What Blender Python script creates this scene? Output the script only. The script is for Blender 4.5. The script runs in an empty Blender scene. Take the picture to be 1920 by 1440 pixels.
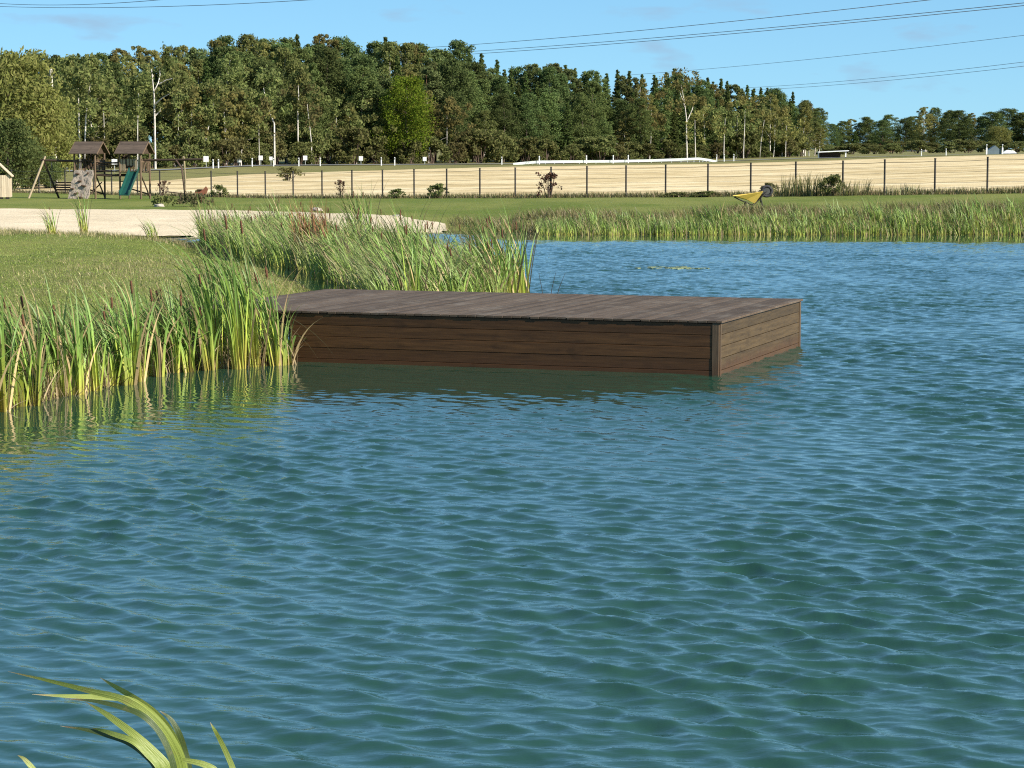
import bpy, math, random
import numpy as np
from mathutils import Vector, Matrix

SEED = 11
random.seed(SEED)
RNG = np.random.default_rng(SEED)
scene = bpy.context.scene
COL = scene.collection
rad = math.radians

# ------------------------------------------------------------------ camera
F = 4400.0            # focal length in photo pixels (1920 wide)
CAMZ = 2.8
HORIZ = 285.0
PITCH = math.atan((720 - HORIZ) / F)
cp, sp_ = math.cos(PITCH), math.sin(PITCH)


def ray(u, v):
    a = (u - 960) / F
    b = -(v - 720) / F
    return np.array([a, b * sp_ + cp, b * cp - sp_])


def PZ(u, v, z):
    d = ray(u, v)
    t = (z - CAMZ) / d[2]
    return np.array([0, 0, CAMZ]) + d * t


def PY(u, v, y):
    d = ray(u, v)
    t = y / d[1]
    return np.array([0, 0, CAMZ]) + d * t


def sm(a, b, x):
    t = np.clip((x - a) / (b - a), 0, 1)
    return t * t * (3 - 2 * t)


# ------------------------------------------------------------------ tagging
def tag(o, label=None, cat=None, group=None, kind=None):
    if label:
        o['label'] = label
    if cat:
        o['category'] = cat
    if group:
        o['group'] = group
    if kind:
        o['kind'] = kind
    return o


def empty(name, loc, label=None, cat=None, group=None, rz=0.0):
    o = bpy.data.objects.new(name, None)
    COL.objects.link(o)
    o.empty_display_size = 0.2
    o.location = tuple(float(c) for c in loc)
    o.rotation_euler = (0, 0, rz)
    return tag(o, label, cat, group)


def copy_tree(o, parent=None):
    c = o.copy()
    COL.objects.link(c)
    if parent is not None:
        c.parent = parent
    for ch in o.children:
        copy_tree(ch, c)
    return c


# ------------------------------------------------------------------ mesh builders
class MB:
    def __init__(self):
        self.v = []
        self.f = []
        self.smooth = []

    def add(self, vs, fs, smooth=False):
        n = len(self.v)
        self.v.extend([tuple(map(float, p)) for p in vs])
        self.f.extend([tuple(i + n for i in f) for f in fs])
        self.smooth.extend([smooth] * len(fs))

    def box(self, c, s, M=None):
        c = Vector(c)
        h = Vector(s) * 0.5
        M = M or Matrix.Identity(3)
        vs = []
        for dx in (-1, 1):
            for dy in (-1, 1):
                for dz in (-1, 1):
                    vs.append(c + M @ Vector((dx * h.x, dy * h.y, dz * h.z)))
        self.add(vs, [(0, 1, 3, 2), (4, 6, 7, 5), (0, 4, 5, 1), (2, 3, 7, 6), (0, 2, 6, 4), (1, 5, 7, 3)])

    def bar(self, a, b, w, h, up=(0, 0, 1)):
        a = Vector(a); b = Vector(b)
        d = (b - a)
        L = d.length
        d.normalize()
        u = Vector(up)
        s = d.cross(u)
        if s.length < 1e-4:
            s = d.cross(Vector((0, 1, 0)))
        s.normalize()
        u = s.cross(d)
        M = Matrix((d, s, u)).transposed()
        self.box((a + b) / 2, (L, w, h), M)

    def tube(self, pts, radii, n=8, cap=True):
        pts = [Vector(p) for p in pts]
        if not hasattr(radii, '__len__'):
            radii = [radii] * len(pts)
        vs = []
        for i, p in enumerate(pts):
            d = (pts[min(i + 1, len(pts) - 1)] - pts[max(i - 1, 0)]).normalized()
            ref = Vector((0, 0, 1)) if abs(d.z) < 0.9 else Vector((0, 1, 0))
            s = d.cross(ref).normalized()
            u = s.cross(d)
            for k in range(n):
                a = 2 * math.pi * k / n
                vs.append(p + (s * math.cos(a) + u * math.sin(a)) * radii[i])
        fs = []
        for i in range(len(pts) - 1):
            for k in range(n):
                k2 = (k + 1) % n
                fs.append((i * n + k, i * n + k2, (i + 1) * n + k2, (i + 1) * n + k))
        self.add(vs, fs, True)
        if cap:
            self.add(vs[:n], [tuple(range(n - 1, -1, -1))])
            self.add(vs[-n:], [tuple(range(n))])

    def prism(self, poly, z0, z1):
        n = len(poly)
        vs = [(x, y, z0) for x, y in poly] + [(x, y, z1) for x, y in poly]
        fs = [tuple(range(n - 1, -1, -1)), tuple(range(n, 2 * n))]
        fs += [(i, (i + 1) % n, n + (i + 1) % n, n + i) for i in range(n)]
        self.add(vs, fs)

    def build(self, name, material, parent=None, loc=None, bevel=0.0):
        me = bpy.data.meshes.new(name)
        me.from_pydata(self.v, [], self.f)
        me.polygons.foreach_set('use_smooth', self.smooth)
        me.materials.append(material)
        me.update()
        o = bpy.data.objects.new(name, me)
        COL.objects.link(o)
        if parent is not None:
            o.parent = parent
        if loc is not None:
            o.location = tuple(float(c) for c in loc)
        if bevel:
            m = o.modifiers.new('bevel', 'BEVEL')
            m.width = bevel
            m.segments = 2
            m.limit_method = 'ANGLE'
        return o


def fast_mesh(name, verts, faces, material, parent=None, loc=None, smooth=False, attrs=None, uniform=4):
    """verts (N,3), faces (M,k) numpy"""
    me = bpy.data.meshes.new(name)
    N = len(verts); M = len(faces); k = faces.shape[1]
    me.vertices.add(N)
    me.vertices.foreach_set('co', np.ascontiguousarray(verts, dtype=np.float32).ravel())
    me.loops.add(M * k)
    me.loops.foreach_set('vertex_index', np.ascontiguousarray(faces, dtype=np.int32).ravel())
    me.polygons.add(M)
    me.polygons.foreach_set('loop_start', np.arange(0, M * k, k, dtype=np.int32))
    me.polygons.foreach_set('use_smooth', np.full(M, smooth, dtype=bool))
    me.materials.append(material)
    me.update(calc_edges=True)
    if attrs:
        for an, arr in attrs.items():
            at = me.attributes.new(an, 'FLOAT', 'POINT')
            at.data.foreach_set('value', np.ascontiguousarray(arr, dtype=np.float32))
    o = bpy.data.objects.new(name, me)
    COL.objects.link(o)
    if parent is not None:
        o.parent = parent
    if loc is not None:
        o.location = tuple(float(c) for c in loc)
    return o


# ------------------------------------------------------------------ materials
class NT:
    def __init__(self, name):
        self.m = bpy.data.materials.new(name)
        self.m.use_nodes = True
        self.t = self.m.node_tree
        self.t.nodes.clear()
        self.out = self.t.nodes.new('ShaderNodeOutputMaterial')

    def n(self, typ, **kw):
        nd = self.t.nodes.new('ShaderNode' + typ)
        ins = kw.pop('ins', {})
        for k, v in kw.items():
            setattr(nd, k, v)
        for k, v in ins.items():
            if isinstance(v, bpy.types.NodeSocket):
                self.t.links.new(v, nd.inputs[k])
            else:
                nd.inputs[k].default_value = v
        return nd

    def ramp(self, fac, stops, interp='LINEAR'):
        nd = self.t.nodes.new('ShaderNodeValToRGB')
        nd.color_ramp.interpolation = interp
        el = nd.color_ramp.elements
        while len(el) < len(stops):
            el.new(0.5)
        for e, (p, c) in zip(el, stops):
            e.position = p
            e.color = (*c, 1) if len(c) == 3 else c
        self.t.links.new(fac, nd.inputs['Fac'])
        return nd.outputs['Color']

    def mix(self, fac, a, b, mode='MIX'):
        nd = self.t.nodes.new('ShaderNodeMix')
        nd.data_type = 'RGBA'
        nd.blend_type = mode
        for s, v in ((0, fac), (6, a), (7, b)):
            if isinstance(v, bpy.types.NodeSocket):
                self.t.links.new(v, nd.inputs[s])
            else:
                nd.inputs[s].default_value = v if s == 0 else ((*v, 1) if len(v) == 3 else v)
        return nd.outputs[2]

    def math(self, op, a, b=0.0, clamp=False):
        nd = self.t.nodes.new('ShaderNodeMath')
        nd.operation = op
        nd.use_clamp = clamp
        for s, v in ((0, a), (1, b)):
            if isinstance(v, bpy.types.NodeSocket):
                self.t.links.new(v, nd.inputs[s])
            else:
                nd.inputs[s].default_value = v
        return nd.outputs[0]

    def coords(self, scale=(1, 1, 1), kind='Object', rot=(0, 0, 0)):
        tc = self.n('TexCoord')
        mp = self.n('Mapping', ins={'Vector': tc.outputs[kind], 'Scale': scale, 'Rotation': rot})
        return mp.outputs['Vector']

    def noise(self, vec, scale, detail=3, rough=0.55):
        nd = self.n('TexNoise', ins={'Vector': vec, 'Scale': scale, 'Detail': detail, 'Roughness': rough})
        return nd.outputs['Fac']

    def bsdf(self, col, rough=0.6, spec=0.5, bump=None, strength=0.3, dist=0.02, metal=0.0):
        b = self.n('BsdfPrincipled')
        for k, v in (('Base Color', col), ('Roughness', rough), ('Specular IOR Level', spec), ('Metallic', metal)):
            if isinstance(v, bpy.types.NodeSocket):
                self.t.links.new(v, b.inputs[k])
            else:
                b.inputs[k].default_value = (*v, 1) if (k == 'Base Color' and len(v) == 3) else v
        if bump is not None:
            bp = self.n('Bump', ins={'Height': bump, 'Strength': strength, 'Distance': dist})
            self.t.links.new(bp.outputs['Normal'], b.inputs['Normal'])
        self.t.links.new(b.outputs[0], self.out.inputs['Surface'])
        return b


def simple(name, col, rough=0.6, var=0.25, scale=6.0, spec=0.4, metal=0.0):
    t = NT(name)
    nz = t.noise(t.coords(), scale, 4)
    c = t.ramp(nz, [(0.3, tuple(x * (1 - var) for x in col)), (0.7, tuple(min(1, x * (1 + var)) for x in col))])
    t.bsdf(c, rough, spec, nz, 0.2, 0.01, metal)
    return t.m


def wood(name, dark, light, axis='X', rough=0.6, sc=1.0, spec=0.35, wet=False, streak=None):
    t = NT(name)
    s = {'X': (0.6, 9, 9), 'Y': (9, 0.6, 9), 'Z': (9, 9, 0.6)}[axis]
    v = t.coords(tuple(k * sc for k in s))
    g = t.n('NewGeometry')
    isl = g.outputs['Random Per Island']
    off = t.n('VectorMath', operation='ADD', ins={0: v})
    cm = t.n('CombineXYZ', ins={'X': t.math('MULTIPLY', isl, 37.0), 'Y': t.math('MULTIPLY', isl, 91.0), 'Z': t.math('MULTIPLY', isl, 17.0)})
    t.t.links.new(cm.outputs[0], off.inputs[1])
    nz = t.noise(off.outputs[0], 3.0, 6, 0.65)
    c = t.ramp(nz, [(0.28, dark), (0.72, light)])
    tone = t.math('ADD', t.math('MULTIPLY', isl, 0.5), 0.72)
    tm = t.n('CombineXYZ', ins={'X': tone, 'Y': tone, 'Z': tone})
    c = t.mix(1.0, c, tm.outputs[0], 'MULTIPLY')
    kn = t.noise(t.coords((1.3, 1.3, 3.0)), 2.2, 2)
    kf = t.ramp(kn, [(0.60, (0, 0, 0)), (0.72, (1, 1, 1))])
    c = t.mix(t.math('MULTIPLY', kf, 0.45), c, tuple(k * 0.55 for k in dark))
    if streak:
        sn = t.noise(t.coords((0.9, 0.35, 1)), 3.0, 5, 0.7)
        sf = t.ramp(sn, [(0.5, (0, 0, 0)), (0.75, (1, 1, 1))])
        c = t.mix(t.math('MULTIPLY', sf, 0.6), c, streak)
    if wet:
        tc = t.n('TexCoord')
        sx = t.n('SeparateXYZ', ins={'Vector': tc.outputs['Object']})
        edge = t.math('ADD', sx.outputs['Z'], t.math('MULTIPLY', t.noise(t.coords((3, 3, 3)), 2.0, 3), 0.10))
        wf = t.n('MapRange', ins={'Value': edge, 1: 0.12, 2: 0.24, 3: 1.0, 4: 0.0})
        wn = t.noise(t.coords((6, 6, 2)), 2.0, 4)
        c = t.mix(t.math('MULTIPLY', t.math('MULTIPLY', wf.outputs[0], wn), 0.9, True), c, (0.085, 0.036, 0.015))
    t.bsdf(c, rough, spec, nz, 0.35, 0.006)
    return t.m


def leafmat(name, cols, trans=0.3, rough=0.55, objvar=0.25):
    """foliage: per-leaf and per-plant variation, some light passing through"""
    t = NT(name)
    g = t.n('NewGeometry')
    oi = t.n('ObjectInfo')
    n = len(cols)
    c = t.ramp(g.outputs['Random Per Island'], [(i / max(1, n - 1), cols[i]) for i in range(n)])
    tone = t.math('ADD', t.math('MULTIPLY', oi.outputs['Random'], objvar * 2), 1 - objvar)
    tm = t.n('CombineXYZ', ins={'X': tone, 'Y': tone, 'Z': tone})
    c = t.mix(1.0, c, tm.outputs[0], 'MULTIPLY')
    hs = t.n('HueSaturation', ins={'Color': c, 'Saturation': 1.0, 'Value': 1.0,
             'Hue': t.math('ADD', t.math('MULTIPLY', oi.outputs['Random'], 0.035), 0.482)})
    c = hs.outputs['Color']
    d = t.n('BsdfDiffuse', ins={'Color': c, 'Roughness': 0.3})
    tr = t.n('BsdfTranslucent', ins={'Color': c})
    m = t.n('MixShader', ins={0: trans, 1: d.outputs[0], 2: tr.outputs[0]})
    t.t.links.new(m.outputs[0], t.out.inputs['Surface'])
    return t.m


def reedmat(name, ramp_live, dead, dead_share, trans=0.3):
    t = NT(name)
    a = t.n('Attribute', attribute_name='along').outputs['Fac']
    r = t.n('Attribute', attribute_name='rnd').outputs['Fac']
    nz = t.noise(t.coords((3, 3, 3)), 3.0, 3)
    a2 = t.math('ADD', a, t.math('MULTIPLY', t.math('SUBTRACT', r, 0.5), 0.25))
    c = t.ramp(a2, ramp_live)
    dc = t.mix(t.math('MULTIPLY', a, 0.6), dead, tuple(k * 0.6 for k in dead))
    isd = t.math('GREATER_THAN', r, 1 - dead_share)
    c = t.mix(isd, c, dc)
    oi = t.n('ObjectInfo')
    lf = t.noise(t.coords((1, 1, 0.3)), 0.9, 3)
    c = t.mix(t.math('MULTIPLY', t.ramp(lf, [(0.48, (0, 0, 0)), (0.70, (1, 1, 1))]), 0.4), c, tuple(k * 0.9 for k in dead))
    obt = t.math('ADD', t.math('MULTIPLY', oi.outputs['Random'], 0.55), 0.74)
    nz = t.math('MULTIPLY', t.math('MULTIPLY', t.math('ADD', nz, 0.35), obt), 1.15)
    r7 = t.math('FRACT', t.math('MULTIPLY', r, 7.31))
    tone = t.math('MULTIPLY', t.math('ADD', t.math('MULTIPLY', nz, 0.5), 0.75), t.math('ADD', t.math('MULTIPLY', r7, 0.9), 0.5))
    tm = t.n('CombineXYZ', ins={'X': tone, 'Y': tone, 'Z': tone})
    c = t.mix(1.0, c, tm.outputs[0], 'MULTIPLY')
    p = t.n('BsdfPrincipled', ins={'Base Color': c, 'Roughness': 0.5, 'Specular IOR Level': 0.4})
    tr = t.n('BsdfTranslucent', ins={'Color': c})
    m = t.n('MixShader', ins={0: trans, 1: p.outputs[0], 2: tr.outputs[0]})
    t.t.links.new(m.outputs[0], t.out.inputs['Surface'])
    return t.m


M = {}
# lawn / soil ground
t = NT('meadow grass')
v = t.coords()
big = t.noise(v, 0.16, 4, 0.6)
fine = t.noise(v, 7.0, 5, 0.7)
mid = t.noise(t.coords((0.25, 1.0, 1)), 0.9, 4, 0.65)
c = t.ramp(fine, [(0.25, (0.066, 0.098, 0.014)), (0.5, (0.112, 0.150, 0.023)), (0.8, (0.18, 0.21, 0.045))])
c = t.mix(t.math('MULTIPLY', t.ramp(mid, [(0.42, (0, 0, 0)), (0.72, (1, 1, 1))]), 0.55), c, (0.165, 0.165, 0.055))
lng = t.noise(t.coords((0.10, 0.035, 1)), 2.2, 4, 0.6)
c = t.mix(t.math('MULTIPLY', t.ramp(lng, [(0.42, (0, 0, 0)), (0.60, (1, 1, 1))]), 0.75), c, (0.20, 0.205, 0.055))
dry = t.n('Attribute', attribute_name='dry').outputs['Fac']
dc = t.ramp(fine, [(0.3, (0.13, 0.115, 0.045)), (0.7, (0.26, 0.22, 0.10))])
df = t.math('MULTIPLY', dry, t.math('ADD', t.math('MULTIPLY', mid, 1.5), 0.0), True)
c = t.mix(df, c, dc)
mud = t.n('Attribute', attribute_name='mud').outputs['Fac']
c = t.mix(mud, c, (0.045, 0.034, 0.020))
t.bsdf(c, 0.9, 0.1, fine, 0.8, 0.06)
M['ground'] = t.m
# sand
t = NT('beach sand')
v = t.coords()
a = t.noise(v, 0.5, 5, 0.6); b = t.noise(t.coords((1, 1, 1)), 4.0, 5, 0.7)
c = t.ramp(a, [(0.3, (0.56, 0.455, 0.305)), (0.7, (0.72, 0.60, 0.42))])
c = t.mix(t.math('MULTIPLY', t.ramp(b, [(0.45, (0, 0, 0)), (0.75, (1, 1, 1))]), 0.35), c, (0.36, 0.28, 0.18))
t.bsdf(c, 0.95, 0.1, b, 0.6, 0.10)
M['sand'] = t.m
# stubble
t = NT('straw stubble')
v = t.coords()
rows = t.noise(t.coords((0.11, 0.13, 1), rot=(0, 0, rad(4))), 1.0, 5, 0.7)
b = t.noise(t.coords((0.35, 0.10, 1)), 2.0, 6, 0.8)
c = t.ramp(rows, [(0.38, (0.46, 0.35, 0.18)), (0.50, (0.62, 0.49, 0.275)), (0.62, (0.74, 0.61, 0.38))])
c = t.mix(t.math('MULTIPLY', t.ramp(b, [(0.45, (0, 0, 0)), (0.7, (1, 1, 1))]), 0.5), c, (0.42, 0.30, 0.14))
t.bsdf(c, 0.95, 0.05, b, 0.8, 0.1)
M['stubble'] = t.m
# asphalt
t = NT('grey asphalt')
nz = t.noise(t.coords(), 3.0, 4)
t.bsdf(t.ramp(nz, [(0.3, (0.17, 0.17, 0.175)), (0.7, (0.25, 0.25, 0.25))]), 0.85, 0.3)
M['asphalt'] = t.m
# water
t = NT('pond water')
v = t.coords((1.0, 1.0, 1.0), rot=(0, 0, rad(40)))
calm = t.n('Attribute', attribute_name='rough').outputs['Fac']
r1 = t.noise(t.coords((9.0, 22.0, 1.0), rot=(0, 0, rad(38))), 1.0, 3, 0.6)
r2 = t.noise(t.coords((20.0, 45.0, 1.0), rot=(0, 0, rad(15))), 1.0, 2, 0.55)
hsum = t.math('ADD', t.math('MULTIPLY', r1, 0.75), t.math('MULTIPLY', r2, 0.30))
deep = t.noise(t.coords((0.12, 0.12, 1)), 1.0, 2)
c = t.ramp(deep, [(0.3, (0.014, 0.051, 0.032)), (0.7, (0.019, 0.061, 0.036))])
b = t.n('BsdfPrincipled', ins={'Base Color': c, 'Roughness': 0.012, 'IOR': 1.66, 'Specular IOR Level': 0.5})
bp = t.n('Bump', ins={'Height': hsum, 'Strength': calm, 'Distance': 0.004})
t.t.links.new(bp.outputs['Normal'], b.inputs['Normal'])
t.t.links.new(b.outputs[0], t.out.inputs['Surface'])
M['water'] = t.m

M['deck'] = wood('weathered brown deck boards', (0.062, 0.043, 0.029), (0.130, 0.096, 0.069), 'X', 0.8, 1.0, 0.15, streak=(0.20, 0.17, 0.135))
M['clad'] = wood('brown stained cladding', (0.044, 0.019, 0.006), (0.108, 0.049, 0.016), 'X', 0.55, 1.0, 0.35, wet=True)
M['cladside'] = wood('brown stained cladding end', (0.044, 0.027, 0.011), (0.100, 0.065, 0.028), 'Y', 0.55, 1.0, 0.35, wet=True)
M['post'] = wood('brown stained trim', (0.075, 0.048, 0.026), (0.17, 0.115, 0.068), 'Z', 0.55, 1.0, 0.35, wet=True)
M['playwood'] = wood('weathered play timber', (0.085, 0.055, 0.032), (0.19, 0.13, 0.08), 'Z', 0.8)
M['playdark'] = wood('dark play timber', (0.035, 0.022, 0.014), (0.085, 0.055, 0.034), 'X', 0.8)
M['playlight'] = wood('pale round timber', (0.26, 0.20, 0.12), (0.42, 0.34, 0.22), 'Z', 0.8)
M['roofboard'] = wood('brown roof boards', (0.06, 0.042, 0.030), (0.125, 0.09, 0.065), 'X', 0.75)
M['paleboard'] = wood('pale pine boards', (0.42, 0.33, 0.22), (0.60, 0.50, 0.36), 'Z', 0.8)
M['rockwall'] = simple('grey climbing panel', (0.30, 0.25, 0.20), 0.9, 0.12, 5.0)
M['hold'] = simple('brown grips', (0.09, 0.055, 0.035), 0.8)
M['slide'] = simple('green plastic', (0.012, 0.068, 0.052), 0.35, 0.15, 4.0, 0.5)
M['darkmetal'] = simple('dark rusted steel', (0.030, 0.026, 0.023), 0.6, 0.3, 8.0)
M['wire'] = simple('grey wire', (0.075, 0.075, 0.07), 0.5)
M['white'] = simple('white paint', (0.78, 0.78, 0.75), 0.6, 0.08)
M['rail'] = simple('pale galvanised rail', (0.50, 0.54, 0.51), 0.5, 0.12, 1.0)
M['concrete'] = simple('pale concrete', (0.50, 0.46, 0.39), 0.9, 0.15, 2.0)
M['yellow'] = simple('yellow painted steel', (0.72, 0.50, 0.10), 0.5, 0.12, 4.0)
M['rubber'] = simple('dark rubber', (0.03, 0.03, 0.035), 0.8, 0.3)
M['stone'] = simple('grey field stone', (0.34, 0.30, 0.25), 0.9, 0.3, 4.0)
M['redroof'] = simple('red roof tiles', (0.20, 0.06, 0.045), 0.8, 0.25, 1.0)
M['housewall'] = simple('pale house wall', (0.45, 0.40, 0.36), 0.85, 0.15, 1.0)
M['brickwall'] = simple('red brick wall', (0.30, 0.12, 0.09), 0.85, 0.2, 1.0)
M['slate'] = simple('blue grey roof sheet', (0.12, 0.16, 0.18), 0.6, 0.15, 1.0)
M['glass'] = simple('dark window glass', (0.03, 0.035, 0.04), 0.15, 0.1, 1.0, 0.5)
M['cable'] = simple('grey conductor', (0.12, 0.14, 0.17), 0.5, 0.1)
M['birchbark'] = simple('white birch bark', (0.56, 0.52, 0.46), 0.8, 0.4, 2.2)
M['bark'] = simple('grey brown bark', (0.085, 0.065, 0.048), 0.9, 0.35, 3.0)
M['pinebark'] = simple('orange brown bark', (0.16, 0.085, 0.05), 0.9, 0.35, 2.0)
M['twig'] = simple('brown twigs', (0.11, 0.075, 0.055), 0.9, 0.3, 3.0)
M['seed'] = simple('brown seed head', (0.105, 0.045, 0.020), 0.9, 0.3, 30.0)
M['algae'] = simple('pale floating weed', (0.20, 0.24, 0.12), 0.6, 0.4, 3.0)

M['birchleaf'] = leafmat('birch leaves', [(0.1413, 0.1692, 0.0549), (0.1905, 0.22, 0.0708), (0.2396, 0.2425, 0.0915)], 0.35)
M['yellowbirch'] = leafmat('autumn birch leaves', [(0.1898, 0.1898, 0.0638), (0.2472, 0.23, 0.0748), (0.2185, 0.1898, 0.0682)], 0.35)
M['aspenleaf'] = leafmat('aspen leaves', [(0.0983, 0.141, 0.0464), (0.1413, 0.1861, 0.0586), (0.1843, 0.2143, 0.0756)], 0.3)
M['darkleaf'] = leafmat('dark leaves', [(0.0712, 0.1038, 0.0366), (0.1008, 0.1376, 0.0464), (0.1352, 0.1636, 0.0586)], 0.28)
M['mapleleaf'] = leafmat('yellow green leaves', [(0.0935, 0.1375, 0.016), (0.1375, 0.176, 0.02), (0.1925, 0.2035, 0.026)], 0.35, objvar=0.1)
M['spruceleaf'] = leafmat('spruce needles', [(0.065, 0.0925, 0.0286), (0.0936, 0.1275, 0.0374), (0.1235, 0.1525, 0.0462)], 0.15)
M['pineleaf'] = leafmat('pine needles', [(0.1025, 0.132, 0.05), (0.1313, 0.1584, 0.06), (0.1625, 0.1824, 0.07)], 0.18)
M['willowleaf'] = leafmat('willow leaves', [(0.1604, 0.1779, 0.0473), (0.2079, 0.2156, 0.063), (0.2495, 0.2372, 0.084)], 0.35, objvar=0.1)
M['rustleaf'] = leafmat('rusty leaves', [(0.1375, 0.126, 0.0495), (0.1705, 0.15, 0.0605), (0.132, 0.144, 0.0495)], 0.3)
M['bushleaf'] = leafmat('bush leaves', [(0.1106, 0.1297, 0.0439), (0.1536, 0.1692, 0.0561), (0.1966, 0.1861, 0.0732)], 0.3)
M['shrubleaf'] = leafmat('shrub leaves', [(0.11, 0.14, 0.045), (0.16, 0.18, 0.06), (0.21, 0.20, 0.085)], 0.3)
M['weedleaf'] = leafmat('weed leaves', [(0.10, 0.095, 0.045), (0.16, 0.125, 0.075), (0.075, 0.085, 0.030)], 0.25)
M['purpleleaf'] = leafmat('reddish leaves', [(0.13, 0.045, 0.04), (0.10, 0.06, 0.045), (0.16, 0.09, 0.05)], 0.25)

LIVE = [(0.0, (0.36, 0.30, 0.06)), (0.2, (0.34, 0.39, 0.06)), (0.5, (0.165, 0.265, 0.05)), (0.85, (0.10, 0.17, 0.038)), (1.0, (0.18, 0.18, 0.055))]
MIXR = [(0.0, (0.38, 0.34, 0.07)), (0.25, (0.32, 0.39, 0.075)), (0.6, (0.18, 0.275, 0.06)), (1.0, (0.17, 0.21, 0.065))]
M['reed'] = reedmat('cattail leaves', LIVE, (0.42, 0.31, 0.15), 0.20)
M['reedmid'] = reedmat('paler cattail leaves', MIXR, (0.38, 0.29, 0.16), 0.2)
def fgmat(name, lo, mid_, tip):
    t = NT(name)
    al = t.n('Attribute', attribute_name='along').outputs['Fac']
    ac = t.n('Attribute', attribute_name='across').outputs['Fac']
    rn = t.n('Attribute', attribute_name='rnd').outputs['Fac']
    cv = t.n('CombineXYZ', ins={'X': t.math('MULTIPLY', ac, 16.0), 'Y': t.math('MULTIPLY', al, 2.5), 'Z': t.math('MULTIPLY', rn, 40.0)})
    vein = t.noise(cv.outputs[0], 1.0, 3)
    blot = t.noise(t.coords((1, 1, 1)), 22.0, 4)
    c = t.ramp(al, [(0.0, lo), (0.55, mid_), (0.9, mid_), (0.965, tip), (1.0, (0.55, 0.47, 0.36))])
    c = t.mix(1.0, c, t.ramp(vein, [(0.3, (0.72, 0.74, 0.66)), (0.7, (1.12, 1.1, 1.1))]), 'MULTIPLY')
    c = t.mix(t.math('MULTIPLY', t.ramp(blot, [(0.60, (0, 0, 0)), (0.72, (1, 1, 1))]), 0.5), c, (0.28, 0.20, 0.08))
    p = t.n('BsdfPrincipled', ins={'Base Color': c, 'Roughness': 0.42, 'Specular IOR Level': 0.45})
    bp = t.n('Bump', ins={'Height': vein, 'Strength': 0.5, 'Distance': 0.002})
    t.t.links.new(bp.outputs['Normal'], p.inputs['Normal'])
    tr = t.n('BsdfTranslucent', ins={'Color': c})
    m = t.n('MixShader', ins={0: 0.15, 1: p.outputs[0], 2: tr.outputs[0]})
    t.t.links.new(m.outputs[0], t.out.inputs['Surface'])
    return t.m


M['reedfg'] = fgmat('near cattail leaves', (0.20, 0.27, 0.055), (0.32, 0.38, 0.09), (0.46, 0.36, 0.17))
M['reedfgshade'] = fgmat('near dark cattail leaves', (0.05, 0.08, 0.02), (0.06, 0.09, 0.026), (0.2, 0.14, 0.07))  # darker green for undersides and older leaves, with their shade painted in
M['rusty'] = reedmat('rust brown dead leaves', [(0.0, (0.16, 0.09, 0.04)), (1.0, (0.24, 0.10, 0.04))], (0.20, 0.09, 0.04), 0.2)
M['grass'] = reedmat('grass blades', [(0.0, (0.10, 0.135, 0.02)), (0.6, (0.155, 0.215, 0.032)), (1.0, (0.22, 0.26, 0.055))], (0.30, 0.26, 0.11), 0.08)
M['drygrass'] = reedmat('dry meadow grass', [(0.0, (0.10, 0.11, 0.03)), (0.6, (0.17, 0.175, 0.055)), (1.0, (0.28, 0.24, 0.11))], (0.36, 0.29, 0.15), 0.38)
M['bankgrass'] = reedmat('bank grass', [(0.0, (0.06, 0.065, 0.020)), (0.6, (0.115, 0.120, 0.035)), (1.0, (0.19, 0.175, 0.07))], (0.22, 0.16, 0.08), 0.35)
M['litter'] = reedmat('dead stalks', [(0.0, (0.08, 0.055, 0.03)), (1.0, (0.24, 0.175, 0.09))], (0.42, 0.32, 0.18), 0.4)

# ------------------------------------------------------------------ terrain
POND = np.array([(-8, 5), (-9, 15), (-7.2, 22), (-5.7, 25.2), (-5.0, 28), (-4.9, 30), (-5.0, 32), (-4.3, 34), (-3.5, 36), (-3.0, 38),
                 (-3.3, 44), (-4.3, 49), (-6, 57), (-7.9, 61.5), (-8.7, 66.5), (-9.9, 71.2), (-12.3, 74.6), (-12.9, 76), (-11, 78), (-9, 79.6), (-6, 81.5),
                 (-3, 83), (-0.5, 82.6), (1.5, 81.2), (6, 81), (12, 80.3), (20, 79.8), (30, 78), (37, 60), (30, 28), (20, 8), (8, 4.5)], float)


def pond_sd(x, y):
    """signed distance to the shoreline, + on land"""
    x = np.asarray(x, float); y = np.asarray(y, float)
    best = np.full(x.shape, 1e9)
    inside = np.zeros(x.shape, bool)
    n = len(POND)
    for i in range(n):
        ax, ay = POND[i]; bx, by = POND[(i + 1) % n]
        dx, dy = bx - ax, by - ay
        tt = np.clip(((x - ax) * dx + (y - ay) * dy) / (dx * dx + dy * dy), 0, 1)
        d = np.hypot(x - ax - tt * dx, y - ay - tt * dy)
        best = np.minimum(best, d)
        cond = ((ay > y) != (by > y)) & (x < dx * (y - ay) / (dy + 1e-12) + ax)
        inside ^= cond
    return np.where(inside, -best, best)


ST = [-900, 0, 300, 480, 960, 1340, 1500, 1900, 2900]
DT = [190, 195, 200, 240, 267, 290, 300, 310, 320]
ZT = [0.25, 0.25, 0.30, 0.51, 1.10, 1.28, 1.57, 2.45, 3.0]
ZR = [0.9, 0.9, 0.97, 1.20, 1.25, 1.5, 1.85, 2.55, 3.1]


def d_fence(px):
    return np.clip(1.0 / np.maximum(0.002, 1 / 135.0 + 1.923e-6 * (np.asarray(px, float) - 499)), 84, 175)


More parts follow.
